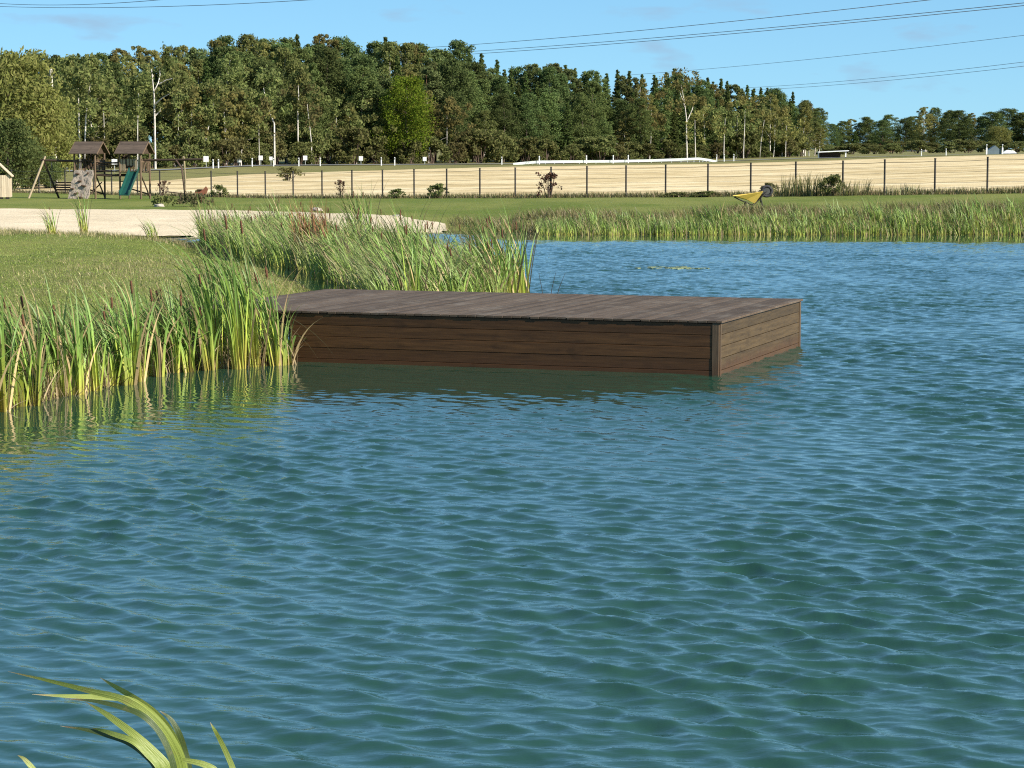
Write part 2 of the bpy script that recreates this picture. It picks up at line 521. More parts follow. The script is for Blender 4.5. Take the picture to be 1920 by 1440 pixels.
def plateau(x, y):
    x = np.asarray(x, float); y = np.asarray(y, float)
    px = np.clip(960 + F * x / np.maximum(y, 30), -900, 2900)
    tR = np.clip((px - 985) / 863.0, 0.0, 1.3)
    z87 = 0.42 + 0.42 * tR
    near = np.interp(y, [0, 8, 20, 60], [1.15, 1.0, 0.42, 0.35])
    k = np.clip((y - 60) / 27.0, 0, 1)
    znear = near * (1 - k) + z87 * k
    dF = d_fence(px)
    zF = 0.16 + 0.89 * np.clip((px - 499) / 1349.0, 0, 1.3)
    dT = np.interp(px, ST, DT); zT = np.interp(px, ST, ZT); zR = np.interp(px, ST, ZR)
    ys = [np.full(x.shape, 87.0), dF, dT, dT + 30, dT + 60, np.full(x.shape, 800.0), np.full(x.shape, 1500.0), np.full(x.shape, 5000.0)]
    zs = [z87, zF, zT, zR, zR + 0.05, np.maximum(zR + 0.5, 2.4), np.full(x.shape, 4.2), np.full(x.shape, 9.0)]
    zz = znear.copy()
    for i in range(len(ys) - 1):
        kk = np.clip((y - ys[i]) / (ys[i + 1] - ys[i]), 0, 1)
        seg = zs[i] * (1 - kk) + zs[i + 1] * kk
        zz = np.where(y >= ys[i], seg, zz)
    return zz


def ground(x, y):
    x = np.asarray(x, float); y = np.asarray(y, float)
    sd = pond_sd(x, y)
    beach = sm(2.0, -1.0, x) * sm(73, 76, y) * sm(-40, -30, x)
    w = 1.6 * (1 - beach) + 8.0 * beach
    P = plateau(x, y)
    land = P * (1 - np.exp(-np.maximum(sd, 0) / w))
    lump = 0.035 * np.sin(x * 1.7 + 0.6 * np.sin(y * 0.9)) * np.sin(y * 1.1 + x * 0.4) * np.clip(sd / 2, 0, 1) * np.clip(1 - (y - 60) / 60, 0, 1)
    return np.where(sd > 0, land + lump, -np.minimum(1.6, 0.35 * -sd))


def gz(x, y):
    return float(ground(np.array([x]), np.array([y]))[0])


def GP(u, y):
    """a point of the ground in direction u (photo column) at distance y"""
    x = (u - 960) / F * y * 1.0
    return np.array([x, y, gz(x, y)])


def grid_faces(ny, nx):
    i = np.arange(ny - 1)[:, None] * nx + np.arange(nx - 1)[None, :]
    return np.stack([i, i + 1, i + nx + 1, i + nx], -1).reshape(-1, 4)


xs = np.concatenate([[-3500, -2200, -1300, -800, -500, -320, -220, -150, -100, -70, -52], np.arange(-42, -24, 1.0), np.arange(-24, 24, 0.4), np.arange(24, 44, 1.2),
                     [48, 58, 72, 90, 120, 160, 220, 320, 500, 800, 1300, 2200, 3500]])
ys = np.concatenate([[-60, -30, -15, -8, -4, 0], np.arange(1.5, 24, 0.8), np.arange(24, 92, 0.4), np.arange(92, 150, 1.5), np.arange(150, 380, 5.0),
                     [390, 420, 460, 520, 600, 700, 800, 950, 1200, 1500, 2000, 2800, 4000]])
X, Y = np.meshgrid(xs, ys)
Z = ground(X, Y)
sdg = pond_sd(X, Y)
pxg = 960 + F * X / np.maximum(Y, 10)
dry = np.exp(-(((X + 6.6) / 3.2) ** 2 + ((Y - 50) / 9.0) ** 2)) * 0.8 + 0.08 * (Y < 76)
dry = np.where((Y > 150), 0.95, dry)
mud = sm(0.55, 0.0, sdg) * (Y > 20)
fast_mesh('ground', np.stack([X, Y, Z], -1).reshape(-1, 3), grid_faces(len(ys), len(xs)), M['ground'], smooth=True,
          attrs={'dry': np.clip(dry, 0, 1).ravel(), 'mud': np.clip(mud, 0, 1).ravel()})
tag(bpy.data.objects['ground'], 'mown green lawn and meadow around the pond', kind='structure')


def drape(name, lower, upper, nu, nv, off, mat, wob=0.0, label=None):
    lower = np.array(lower, float); upper = np.array(upper, float)

    def samp(pl, n):
        s = np.concatenate([[0], np.cumsum(np.hypot(*np.diff(pl, axis=0).T))])
        q = np.linspace(0, s[-1], n)
        return np.stack([np.interp(q, s, pl[:, 0]), np.interp(q, s, pl[:, 1])], -1)
    L = samp(lower, nu); U = samp(upper, nu)
    if wob:
        r = np.random.default_rng(5)
        w = np.convolve(r.normal(size=nu + 8), np.ones(5) / 5, 'same')[4:nu + 4] * wob
        U[:, 1] += w
        w = np.convolve(r.normal(size=nu + 8), np.ones(5) / 5, 'same')[4:nu + 4] * wob
        L[:, 1] += w * 0.5
    tt = np.linspace(0, 1, nv)[:, None, None]
    P = L[None] * (1 - tt) + U[None] * tt
    z = ground(P[..., 0], P[..., 1]) + off
    o = fast_mesh(name, np.concatenate([P, z[..., None]], -1).reshape(-1, 3), grid_faces(nv, nu), mat, smooth=True)
    return tag(o, label, kind='structure')


def at(px, d):
    return ((px - 960) / F * d, d)


drape('beach_sand', [at(-700, 73), at(0, 74.5), at(160, 75.6), at(238, 77.2), (-9, 79), (-6, 80.6), (-3.4, 82.2), (-2.3, 83.2)],
      [at(-700, 101), at(0, 101), at(400, 100), at(600, 96), at(740, 92), at(835, 86.5)], 160, 30, 0.03, M['sand'], 0.7, 'pale sandy beach beyond the grassy spit')
px_st = np.linspace(20, 2500, 60)
drape('stubble_field', [at(p, d_fence(p) + 2.0) for p in px_st], [at(p, np.interp(p, ST, DT)) for p in px_st], 240, 50, 0.05, M['stubble'], 0.5,
      'harvested straw coloured stubble field behind the fence')
px_rd = np.linspace(-200, 3200, 80)
drape('road', [at(p, np.interp(p, ST, DT) + 29) for p in px_rd], [at(p, np.interp(p, ST, DT) + 36) for p in px_rd], 160, 4, 0.08, M['asphalt'], 0,
      'grey country road between the field and the forest')

# ------------------------------------------------------------------ dock frame
A_ = np.array([2.61, 29.45])            # front right corner, at the water
e1 = np.array([-0.944, 0.330]); e1 /= np.hypot(*e1)   # along the front to the left
e2 = np.array([-e1[1], e1[0]]) * -1
if e2[1] < 0:
    e2 = -e2
DW, DD, DH = 7.45, 4.75, 0.685

# ------------------------------------------------------------------ water
wx = np.concatenate([np.arange(-14, -6.5, 0.10), np.arange(-6.5, -3.2, 0.04), np.arange(-3.2, 3.6, 0.025), np.arange(3.6, 10.0, 0.042), np.arange(10.0, 22, 0.09), np.arange(22, 38.5, 0.35)])
wyl = [3.5]
while wyl[-1] < 86:
    y0 = wyl[-1]
    wyl.append(y0 + (0.09 if y0 < 9 else float(np.interp(y0, [9, 20, 32, 60, 86], [0.018, 0.025, 0.042, 0.085, 0.12]))))
wy = np.array(wyl)
WX, WY = np.meshgrid(wx.astype(np.float32), wy.astype(np.float32))
SD = -pond_sd(WX[::6, ::6], WY[::6, ::6])
# upsample the coarse shoreline distance
ii = np.minimum(np.arange(WX.shape[0]) / 6.0, SD.shape[0] - 1.001); jj = np.minimum(np.arange(WX.shape[1]) / 6.0, SD.shape[1] - 1.001)
i0 = ii.astype(int); j0 = jj.astype(int); fi = (ii - i0)[:, None]; fj = (jj - j0)[None, :]
SDu = (SD[i0][:, j0] * (1 - fi) * (1 - fj) + SD[i0 + 1][:, j0] * fi * (1 - fj) + SD[i0][:, j0 + 1] * (1 - fi) * fj + SD[i0 + 1][:, j0 + 1] * fi * fj)
amp = 0.08 + 0.92 * sm(0.4, 5.0, SDu)
farshore = sm(60, 69, WY) * sm(-4, 0, WX)
amp = amp * (1 - farshore) + farshore * (0.015 + 0.985 * sm(4.5, 11.0, SDu))
s_ = (WX - A_[0]) * e1[0] + (WY - A_[1]) * e1[1]
n_ = -((WX - A_[0]) * e2[0] + (WY - A_[1]) * e2[1])
lee = sm(-0.6, 1.4, s_) * sm(12.0, 8.0, s_) * sm(8.0, 1.3, n_) * sm(-5.0, -4.0, n_)
amp = amp * (1 - 0.90 * lee)
gust = 0.80 + 0.32 * np.sin(WX * 0.55 + 0.23 * WY + 1.3 * np.sin(WY * 0.21)) * np.sin(WY * 0.37 - WX * 0.3)
amp = (amp * gust).astype(np.float32)
rw = np.random.default_rng(3)
N1, N2 = 96, 64
NW = N1 + N2
lam = np.concatenate([np.exp(rw.uniform(math.log(0.13), math.log(1.0), N1)), np.exp(rw.uniform(math.log(0.07), math.log(0.14), N2))])
theta = rad(232) + np.concatenate([rw.normal(0, rad(21), N1), rw.normal(0, rad(38), N2)])
kk = 2 * math.pi / lam
w1 = np.exp(-((np.log(lam[:N1] / 0.26)) / 0.62) ** 2) + 0.09
w1 *= 0.212 / math.sqrt((w1 ** 2).sum() / 2)
w2 = np.ones(N2) * 0.15 / math.sqrt(N2 / 2)
slope = np.concatenate([w1, w2])
aa = slope / kk
WZ = np.zeros_like(WX); DXW = np.zeros_like(WX); DYW = np.zeros_like(WX)
for i in range(NW):
    cx, cy = math.cos(theta[i]), math.sin(theta[i])
    ph = (WX * (kk[i] * cx) + WY * (kk[i] * cy) + rw.uniform(0, 6.28)).astype(np.float32)
    sn = np.sin(ph); cs = np.cos(ph)
    if i >= N1:
        patch = 0.55 + 0.45 * np.sin(WX * (0.9 + 0.05 * (i % 7)) + i) * np.sin(WY * (0.5 + 0.04 * (i % 5)) + 2.1 * i)
        sn = sn * patch; cs = cs * patch
    WZ += aa[i] * cs
    DXW -= aa[i] * cx * sn
    DYW -= aa[i] * cy * sn
Q = 0.85
verts = np.stack([WX + Q * DXW * amp, WY + Q * DYW * amp, WZ * amp], -1).reshape(-1, 3)
fw = grid_faces(len(wy), len(wx))
keep = (SDu.ravel()[fw].max(1) > -0.9)
fw = fw[keep]
used = np.zeros(len(verts), bool); used[fw.ravel()] = True
remap = np.cumsum(used) - 1
wob = fast_mesh('pond_water', verts[used], remap[fw], M['water'], smooth=True, attrs={'rough': np.clip(0.02 + 0.85 * amp.ravel()[used], 0, 1)})
tag(wob, 'rippled blue green pond water', kind='structure')
del WX, WY, WZ, DXW, DYW, verts, fw, amp, SDu, s_, n_, lee, gust

# ------------------------------------------------------------------ dock
ang = math.atan2(-e1[1], -e1[0])        # local +x runs along the front to the right
dock = empty('wooden_dock', (A_[0], A_[1], 0), 'low brown wooden bathing dock with plank deck standing in the pond', 'dock', rz=ang)
# local frame: x in [-DW, 0] , y in [0, DD]
rd = random.Random(4)
deck = MB()
bw, gap = 0.118, 0.006
x = -DW - 0.02
while x < 0.035:
    w = min(bw, 0.035 - x)
    dz = rd.uniform(-0.0015, 0.0015)
    deck.box((x + w / 2, DD / 2 + rd.uniform(-0.004, 0.004), DH - 0.014 + dz), (w, DD + 0.03, 0.028))
    x += bw + gap
deck.build('deck', M['deck'], dock, bevel=0.003)
fr = MB()
bh = 0.150
for k in range(5):
    z0 = DH - 0.030 - (k + 1) * bh
    fr.box((-3.005, 0.012 + rd.uniform(-0.002, 0.002), z0 + bh / 2 - 0.003), (5.82, 0.024, bh - 0.005))
fr.build('front_cladding', M['clad'], dock, bevel=0.003)
sd_ = MB()
for k in range(5):
    z0 = DH - 0.030 - (k + 1) * bh
    sd_.box((-0.012 + rd.uniform(-0.002, 0.002), DD / 2, z0 + bh / 2 - 0.003), (0.024, DD - 0.16, bh - 0.007))
sd_.build('side_cladding', M['cladside'], dock, bevel=0.003)
for k, (px_, py_) in enumerate(((-0.0485, 0.006), (-0.015, DD - 0.045), (-DW + 0.05, 0.006))):
    p = MB()
    if k == 1:
        p.box((-0.010, DD - 0.04, (DH - 0.03 - 0.5) / 2), (0.04, 0.075, DH - 0.03 + 0.5))
    else:
        p.box((px_ + (0.0 if k == 0 else 0), 0.010, (DH - 0.03 - 0.5) / 2), (0.088, 0.034, DH - 0.03 + 0.5))
    p.build('corner_post', M['post'], dock, bevel=0.003)
p = MB()
p.box((-0.010, 0.0535, (DH - 0.03 - 0.5) / 2), (0.038, 0.044, DH - 0.53 + 1.0))
p.build('corner_post', M['post'], dock, bevel=0.002)
fm = MB()
for yy in (0.10, DD * 0.5, DD - 0.12):
    fm.box((-DW / 2, yy, DH - 0.13), (DW - 0.12, 0.06, 0.18))
for xx in (-0.15, -DW * 0.25, -DW * 0.5, -DW * 0.75, -DW + 0.12):
    for yy in (0.2, DD - 0.25):
        fm.box((xx, yy, -0.35), (0.12, 0.12, 1.6))
fm.box((-3.05, 0.07, 0.05), (5.75, 0.03, 1.15))
fm.box((-0.07, DD / 2, 0.05), (0.03, DD - 0.2, 1.15))
fm.build('substructure', M['playdark'], dock)

# ------------------------------------------------------------------ reeds
def blades(rng, base, L, w, th0, bend, phi, face, seg=8, brk=None, brka=None, rnd=None, pw=1.8):
    N = len(base)
    s = np.linspace(0, 1, seg + 1)
    th = th0[:, None] + bend[:, None] * s[None] ** pw
    if brk is not None:
        th = th + np.where(s[None] > brk[:, None], brka[:, None], 0)
    ds = L[:, None] / seg
    thm = th[:, :-1]
    hx = np.concatenate([np.zeros((N, 1)), np.cumsum(np.sin(thm) * ds, 1)], 1)
    hz = np.concatenate([np.zeros((N, 1)), np.cumsum(np.cos(thm) * ds, 1)], 1)
    c = np.stack([base[:, None, 0] + hx * np.cos(phi)[:, None], base[:, None, 1] + hx * np.sin(phi)[:, None], base[:, None, 2] + hz], -1)
    wid = w[:, None] * 0.5 * np.clip(1 - s[None] ** 2.6, 0.04, 1) * (0.75 + 0.25 * np.minimum(1, s[None] * 4))
    fa = face[:, None] + 0.9 * s[None] * np.sin(face * 3)[:, None]
    tv = np.stack([np.cos(fa), np.sin(fa), np.zeros_like(fa)], -1)
    a = c + tv * wid[..., None]; b = c - tv * wid[..., None]
    V = np.stack([a, b], 2).reshape(-1, 3)
    base_i = (np.arange(N) * (seg + 1) * 2)[:, None] + (np.arange(seg) * 2)[None]
    Fq = np.stack([base_i, base_i + 1, base_i + 3, base_i + 2], -1).reshape(-1, 4)
    al = np.repeat(np.broadcast_to(s[None], (N, seg + 1)).reshape(-1), 2)
    r = rng.random(N) if rnd is None else rnd
    rr = np.repeat(r, (seg + 1) * 2)
    return V, Fq, al, rr


WIND = math.pi   # leaves are blown towards -x


def clump_proto(rng, n, H, spread, mat, seeds, wmul=1.0, name='cattail_clump', lean=0.5, deadr=0.12, tilt=0.0):
    root = empty(name, (0, 0, -50))
    r = spread * np.sqrt(rng.random(n)); a = rng.random(n) * 6.283
    base = np.stack([r * np.cos(a), r * np.sin(a), np.full(n, -0.12)], -1)
    L = H * rng.uniform(0.62, 1.1, n) + 0.12
    w = rng.uniform(0.013, 0.024, n) * wmul
    th0 = rng.uniform(0.0, 0.17, n)
    bend = np.abs(rng.normal(lean, 0.35, n)) * rng.choice([0.4, 1, 1, 1.5], n)
    phi = WIND + rng.normal(0, 0.45, n)
    th0 = th0 + tilt
    out = rng.random(n) < 0.14
    phi = np.where(out, a, phi)
    bend = np.where(out, bend * 0.6, bend)
    brk = np.where(rng.random(n) < deadr, rng.uniform(0.35, 0.8, n), 9)
    brka = rng.uniform(0.6, 1.9, n)
    V, Fq, al, rr = blades(rng, base, L, w, th0, bend, phi, rng.normal(0, 0.7, n), 9, brk, brka, pw=2.7)
    # flower stalks
    st = []
    mb = MB()
    fast_mesh('leaf_blade_tuft', V, Fq, mat, root, smooth=True, attrs={'along': al, 'rnd': rr})
    for k in range(seeds):
        aa_ = rng.random() * 6.283; rr_ = spread * 0.6 * rng.random()
        bx, by = rr_ * math.cos(aa_), rr_ * math.sin(aa_)
        hh = H * rng.uniform(0.72, 0.92)
        tx, ty = bx - 0.10 * hh + rng.normal(0, 0.05), by + rng.normal(0, 0.05)
        s = MB()
        s.tube([(bx, by, -0.1), ((bx + tx) / 2 + 0.02, (by + ty) / 2, hh * 0.55), (tx, ty, hh)], [0.006, 0.005, 0.004], 5)
        so = s.build('flower_stalk', M['reedstalk'], root)
        q = MB()
        d = Vector((tx - bx, ty - by, hh * 0.9)).normalized()
        p0 = Vector((tx, ty, hh)) - d * 0.02
        q.tube([p0, p0 + d * 0.012, p0 + d * 0.15, p0 + d * 0.165], [0.006, 0.0135, 0.0135, 0.005], 8)
        q.build('seed_head', M['seed'], so)
    return root


M['reedstalk'] = simple('pale stalk', (0.26, 0.25, 0.10), 0.7)
HIDDEN = []


def place(proto, used, loc, rz=0.0, sc=(1, 1, 1), label=None, cat=None, group=None):
    o = proto if proto.name not in used else copy_tree(proto)
    used.add(proto.name)
    o.location = tuple(float(c) for c in loc)
    o.rotation_euler = (0, 0, rz)
    o.scale = sc
    tag(o, label, cat, group)
    return o


rc = np.random.default_rng(21)
near_protos = [clump_proto(rc, int(rc.integers(26, 40)), rc.uniform(1.22, 1.42), rc.uniform(0.04, 0.10), M['reed'], s, 1.6, lean=1.3, deadr=0.2) for s in (0, 1, 0, 0, 1, 0, 1)]
tall_protos = [clump_proto(rc, 34, 1.88, 0.09, M['reed'], 1, 1.5, lean=1.5, deadr=0.15), clump_proto(rc, 30, 1.72, 0.08, M['reed'], 2, 1.5, lean=1.45, deadr=0.15)]
usedp = set()
# front belt: pixel (u, v at waterline), height scale, kind
front = []
for (u, v, h, k) in [(480, 688, 1.08, 't'), (520, 686, 0.86, 't2'), (452, 692, 1.12, 't'), (395, 694, 0.82, 't2'), (410, 690, 1.02, 't'), (355, 697, 0.85, 'n'), (332, 699, 0.9, 'n'),
                     (300, 706, 0.95, 'n'), (262, 716, 1.0, 'n'), (240, 722, 1.0, 'n'), (180, 733, 1.0, 'n'), (150, 740, 0.95, 'n'), (112, 743, 1.05, 'n'), (72, 750, 1.0, 'n'), (38, 762, 1.0, 'n'), (8, 772, 1.05, 'n'),
                     (-30, 780, 1.0, 'n'), (535, 684, 0.55, 'n'), (500, 680, 0.8, 't2'), (430, 683, 0.8, 't2'), (375, 686, 0.75, 't2')]:
    p = PZ(u, v, 0)
    front.append((p[0], p[1], h, k))
for q in range(46):
    s = rc.random()
    u = -60 + 470 * s
    v = np.interp(u, [-60, 0, 180, 290, 420], [786, 772, 733, 704, 690]) - rc.uniform(4, 34)
    p = PZ(u, v, 0.05)
    front.append((p[0], p[1], rc.uniform(0.6, 0.9), 'n'))
FL = ['by the left corner of the dock', 'left of the dark gap beside the dock', 'in the middle of the front belt', 'at the left end of the front belt']
for i, (x, y, h, k) in enumerate(front):
    if k == 't':
        pr = tall_protos[0]
    elif k == 't2':
        pr = tall_protos[1]
    else:
        pr = near_protos[int(rc.integers(len(near_protos)))]
    px = 960 + F * x / y
    where = FL[0] if px > 380 else FL[1] if px > 270 else FL[2] if px > 110 else FL[3]
    size = 'tall' if k != 'n' else ('fuller' if h > 0.98 else 'lower')
    if i == 0:
        lab = 'tallest cattail clump, bent left over the deck corner'
    elif i == 17:
        lab = 'short cattail clump standing alone against the dock front boards'
    else:
        lab = f'{size} cattail clump {"at the water edge" if i < 21 else "further back"} {where}'
    place(pr, usedp, (x, y, max(0.0, gz(x, y))), rc.normal(0, 0.3), (1, 1, h), lab, 'reeds', 'cattail clumps of the front reed belt')

# middle belt behind the dock
mid_protos = [clump_proto(rc, int(rc.integers(34, 46)), rc.uniform(1.4, 1.65), rc.uniform(0.14, 0.26), M['reedmid'], s, 2.0, lean=1.6, deadr=0.3, tilt=0.14) for s in (0, 1, 0, 0, 1, 0)]
tall_mid = clump_proto(rc, 40, 1.85, 0.18, M['reed'], 1, 1.6, lean=1.3, tilt=0.08)
MIDPOLY_L = [(-2.3, 38.6), (-2.6, 43), (-3.6, 49), (-5.0, 55), (-6.9, 61), (-8.3, 66), (-9.2, 70)]
MIDPOLY_R = [(-0.2, 41.5), (0.15, 44), (-0.6, 50), (-1.9, 57), (-3.6, 63), (-5.4, 69), (-7.0, 73)]


def lerp_poly(pl, s):
    pl = np.array(pl)
    q = s * (len(pl) - 1)
    i = min(int(q), len(pl) - 2)
    return pl[i] * (1 - q + i) + pl[i + 1] * (q - i)


nm = 0
for q in range(112):
    s = rc.random() ** 1.15; k = rc.random() ** 0.8
    a = lerp_poly(MIDPOLY_L, s); b = lerp_poly(MIDPOLY_R, s)
    p = a * (1 - k) + b * k
    edge = k > 0.9 and s < 0.35
    pr = tall_mid if edge or rc.random() < 0.12 else mid_protos[int(rc.integers(6))]
    px = 960 + F * p[0] / p[1]
    row = 'near' if p[1] < 48 else 'middle' if p[1] < 58 else 'far'
    side = 'at the open water side' if k > 0.8 else 'on the grassy side' if k < 0.2 else 'inside the belt'
    z = max(0, gz(*p))
    place(pr, usedp, (p[0], p[1], z), rc.normal(0, 0.3), (1, 1, rc.uniform(0.8, 1.08) * (0.92 if p[1] > 58 else 1)),
          f'{"tall green" if pr is tall_mid else "pale windblown"} cattail clump {side}, {row} part, behind the dock', 'reeds', 'cattail clumps of the reed belt behind the dock')
for (x, y, h) in [(0.12, 43.6, 1.0), (-0.05, 42.6, 0.95), (0.2, 45.0, 1.0), (-0.35, 44.6, 1.05)]:
    place(tall_mid, usedp, (x, y, 0), rc.normal(0, 0.2), (1, 1, h), 'dark green cattail clump at the tip of the reed belt, against open water', 'reeds', 'cattail clumps of the reed belt behind the dock')
# tall windblown cluster sticking out above the sand
for (u, d) in [(690, 66), (672, 67)]:
    p = GP(u, d)
    place(tall_mid, usedp, (p[0], p[1], max(0, p[2])), 0.1, (1, 1, 1.15), 'tall cattail clump rising in front of the sand, middle of the reed belt', 'reeds', 'cattail clumps of the reed belt behind the dock')
for (u, d, h) in [(385, 70, 1.0), (408, 71, 0.9), (160, 72, 0.85), (290, 71.5, 0.6), (100, 70, 0.55), (440, 68, 0.8)]:
    p = GP(u, d)
    lab = {160: 'thin dark cattail clump leaning left before the sandy beach', 290: 'small cattail clump at the narrow inlet before the sand', 100: 'small cattail clump at the far left of the spit'}.get(u, 'dark cattail clump at the narrow blue inlet before the sand')
    place(mid_protos[0] if u == 290 else tall_mid, usedp, (p[0], p[1], max(0, p[2])), 0.0, (0.7, 0.7, h), lab, 'reeds', 'cattail clumps along the inlet')
rust = clump_proto(rc, 130, 1.45, 0.42, M['rusty'], 0, 1.4, name='dead_reed_tuft', lean=0.5)
p = GP(588, 56)
place(rust, usedp, (p[0], p[1], 0.25), 0, (1, 1, 1), 'round rust brown tuft of dead reeds in the belt behind the dock', 'dead reeds')

# far bank
far_protos = [clump_proto(rc, 34, rc.uniform(0.95, 1.15), 0.3, M['reedmid'] if i % 2 else M['reed'], 0, 1.7, lean=1.2, deadr=0.3) for i in range(5)]
for q in range(100):
    u = rc.uniform(1010, 1960)
    dens = np.interp(u, [1010, 1100, 1300, 1500, 1800, 1960], [0.5, 0.9, 1.0, 1.0, 0.8, 0.7])
    if rc.random() > dens:
        continue
    d = rc.uniform(79.6, 82.2)
    x = (u - 960) / F * d
    land = 'left of the wheelbarrow' if u < 1370 else 'below the wheelbarrow' if u < 1460 else 'right of the wheelbarrow'
    place(far_protos[int(rc.integers(5))], usedp, (x, d, max(-0.05, gz(x, d))), rc.normal(0, 0.5), (1.0, 1.0, rc.uniform(0.42, 0.92)),
          f'{"yellowish" if q % 2 else "greener"} cattail clump at the far waterline {land}', 'reeds', 'cattail clumps along the far bank')


def blade_field(name, rng, pts, Hr, wr, mat, lean=0.5, seg=3, label=None, th=0.35, windy=0.6):
    n = len(pts)
    L = rng.uniform(*Hr, n); w = rng.uniform(*wr, n)
    phi = np.where(rng.random(n) < windy, WIND + rng.normal(0, 0.6, n), rng.random(n) * 6.283)
    V, Fq, al, rr = blades(rng, pts, L, w, np.abs(rng.normal(0, th, n)), np.abs(rng.normal(lean, 0.3, n)), phi, rng.normal(0, 0.8, n), seg)
    o = fast_mesh(name, V, Fq, mat, smooth=True, attrs={'along': al, 'rnd': rr})
    return tag(o, label, kind='stuff')


rg = np.random.default_rng(8)
# grass on the spit
n = 90000
yy = 26 + 48 * rg.random(n) ** 1.1
uu = rg.uniform(-80, 640, n)
xx = (uu - 960) / F * yy
sdp = pond_sd(xx, yy)
k = sdp > 0.1
xx, yy = xx[k], yy[k]
pts = np.stack([xx, yy, ground(xx, yy) - 0.01], -1)
blade_field('lawn_grass', rg, pts, (0.02, 0.05), (0.008, 0.015), M['grass'], 0.6, 2, 'short green grass of the spit on the left', 0.4)
# dry tall grass patch
n = 8000
xx = rg.normal(-6.8, 2.6, n); yy = rg.normal(48, 7.5, n)
lump = np.sin(xx * 2.3 + np.sin(yy)) * np.sin(yy * 1.1) > -0.35
k = (pond_sd(xx, yy) > 0.2) & lump & (yy < 60)
xx, yy = xx[k], yy[k]
pts = np.stack([xx, yy, ground(xx, yy) - 0.01], -1)
blade_field('dry_meadow_grass', rg, pts, (0.05, 0.15), (0.007, 0.013), M['drygrass'], 0.9, 3, 'dry straw coloured long grass in the middle of the spit', 0.45)
# weeds along the back edge of the spit
n = 6000
uu = rg.uniform(-60, 470, n); yy = rg.normal(71.5, 1.5, n) - np.clip((uu - 250) / 40, 0, 6)
xx = (uu - 960) / F * yy
k = pond_sd(xx, yy) > -0.4
xx, yy = xx[k], yy[k]
pts = np.stack([xx, yy, np.maximum(0, ground(xx, yy)) - 0.02], -1)
blade_field('edge_weeds', rg, pts, (0.05, 0.20), (0.008, 0.016), M['drygrass'], 0.7, 3, 'dry and green weeds along the back edge of the spit', 0.25)
# undergrowth of the reed belts
n = 7500
s = rg.random(n)
uu = -80 + 640 * s
vv = np.interp(uu, [-80, 0, 180, 290, 420, 560], [790, 772, 733, 704, 690, 684]) - rg.random(n) ** 1.3 * 60
pp = np.array([PZ(a, b, 0) for a, b in zip(uu, vv)])
fill = pp.copy()
loc_s = (fill[:, 0] - A_[0]) * e1[0] + (fill[:, 1] - A_[1]) * e1[1]
loc_n = (fill[:, 0] - A_[0]) * e2[0] + (fill[:, 1] - A_[1]) * e2[1]
k = ~((loc_s < DW + 0.1) & (loc_n > -0.35))
fill = fill[k]
fill[:, 2] = np.maximum(0, ground(fill[:, 0], fill[:, 1])) - 0.1
h = len(fill) * 34 // 100
blade_field('reed_undergrowth', rg, fill[:h], (0.4, 1.0), (0.010, 0.02), M['reed'], 0.55, 5, 'thick lower leaves of the front reed belt', 0.12)
blade_field('dead_reed_stalks', rg, fill[h:], (0.2, 0.75), (0.008, 0.016), M['litter'], 1.0, 4, 'brown dead stalks at the foot of the front reed belt', 0.4, 0.3)
n = 15000
s = rg.random(n) ** 1.1; k = rg.random(n)
pl = np.array([lerp_poly(MIDPOLY_L, a) * (1 - b) + lerp_poly(MIDPOLY_R, a) * b for a, b in zip(s, k)])
pts = np.stack([pl[:, 0], pl[:, 1], np.maximum(0, ground(pl[:, 0], pl[:, 1])) - 0.1], -1)
blade_field('belt_undergrowth', rg, pts, (0.5, 1.25), (0.018, 0.036), M['reedmid'], 1.3, 5, 'thick pale reed leaves of the belt behind the dock', 0.16, 0.8)
# far bank grass
n = 30000
uu = rg.uniform(830, 2000, n)
yy = 80.5 + 8.5 * rg.random(n)
xx = (uu - 960) / F * yy
sdp = pond_sd(xx, yy)
k = (sdp > -0.25) & (sdp < 6.0 + 1.2 * np.sin(xx * 0.9)) & (xx > -2.3)
xx, yy, sdp = xx[k], yy[k], sdp[k]
kk_ = np.sin(xx * 1.3 + yy * 0.7 + np.sin(xx * 0.41) * 2) + 0.5 * np.sin(xx * 3.1 - yy) > rg.uniform(-1.6, 0.9, len(xx))
xx, yy, sdp = xx[kk_], yy[kk_], sdp[kk_]
pts = np.stack([xx, yy, ground(xx, yy) - 0.03], -1)
blade_field('bank_grass', rg, pts, (0.08, 0.48), (0.012, 0.034), M['bankgrass'], 0.8, 3, 'rough olive grass on the far bank of the pond', 0.5)
n = 6500
uu = rg.uniform(1010, 1990, n); yy = rg.uniform(79.4, 82.0, n)
xx = (uu - 960) / F * yy
pts = np.stack([xx, yy, np.maximum(-0.02, ground(xx, yy)) - 0.03], -1)
blade_field('far_reed_fringe', rg, pts, (0.25, 0.68), (0.016, 0.032), M['reedmid'], 0.7, 4, 'pale reed leaves fringing the far waterline', 0.14)
# weeds below the fence and verge
n = 16000
uu = rg.uniform(20, 2050, n)
dd = d_fence(uu) + rg.normal(0.4, 0.7, n)
xx = (uu - 960) / F * dd
pts = np.stack([xx, dd, ground(xx, dd) - 0.02], -1)
hmask = np.interp(uu, [0, 900, 1200, 1500, 1700, 1950], [0.10, 0.12, 0.2, 0.40, 0.34, 0.3])
blade_field('fence_line_grass', rg, pts, (0.08, 0.35), (0.02, 0.04), M['bankgrass'], 0.4, 2, 'untrimmed grass along the foot of the wire fence', 0.3)

# foreground cattail, rooted on the near bank below the picture
fg = empty('near_cattail_plant', (-0.55, 3.3, gz(-0.55, 3.3)), 'large cattail leaves bending left in the near bottom left corner', 'reeds')
gl = Vector(fg.location)


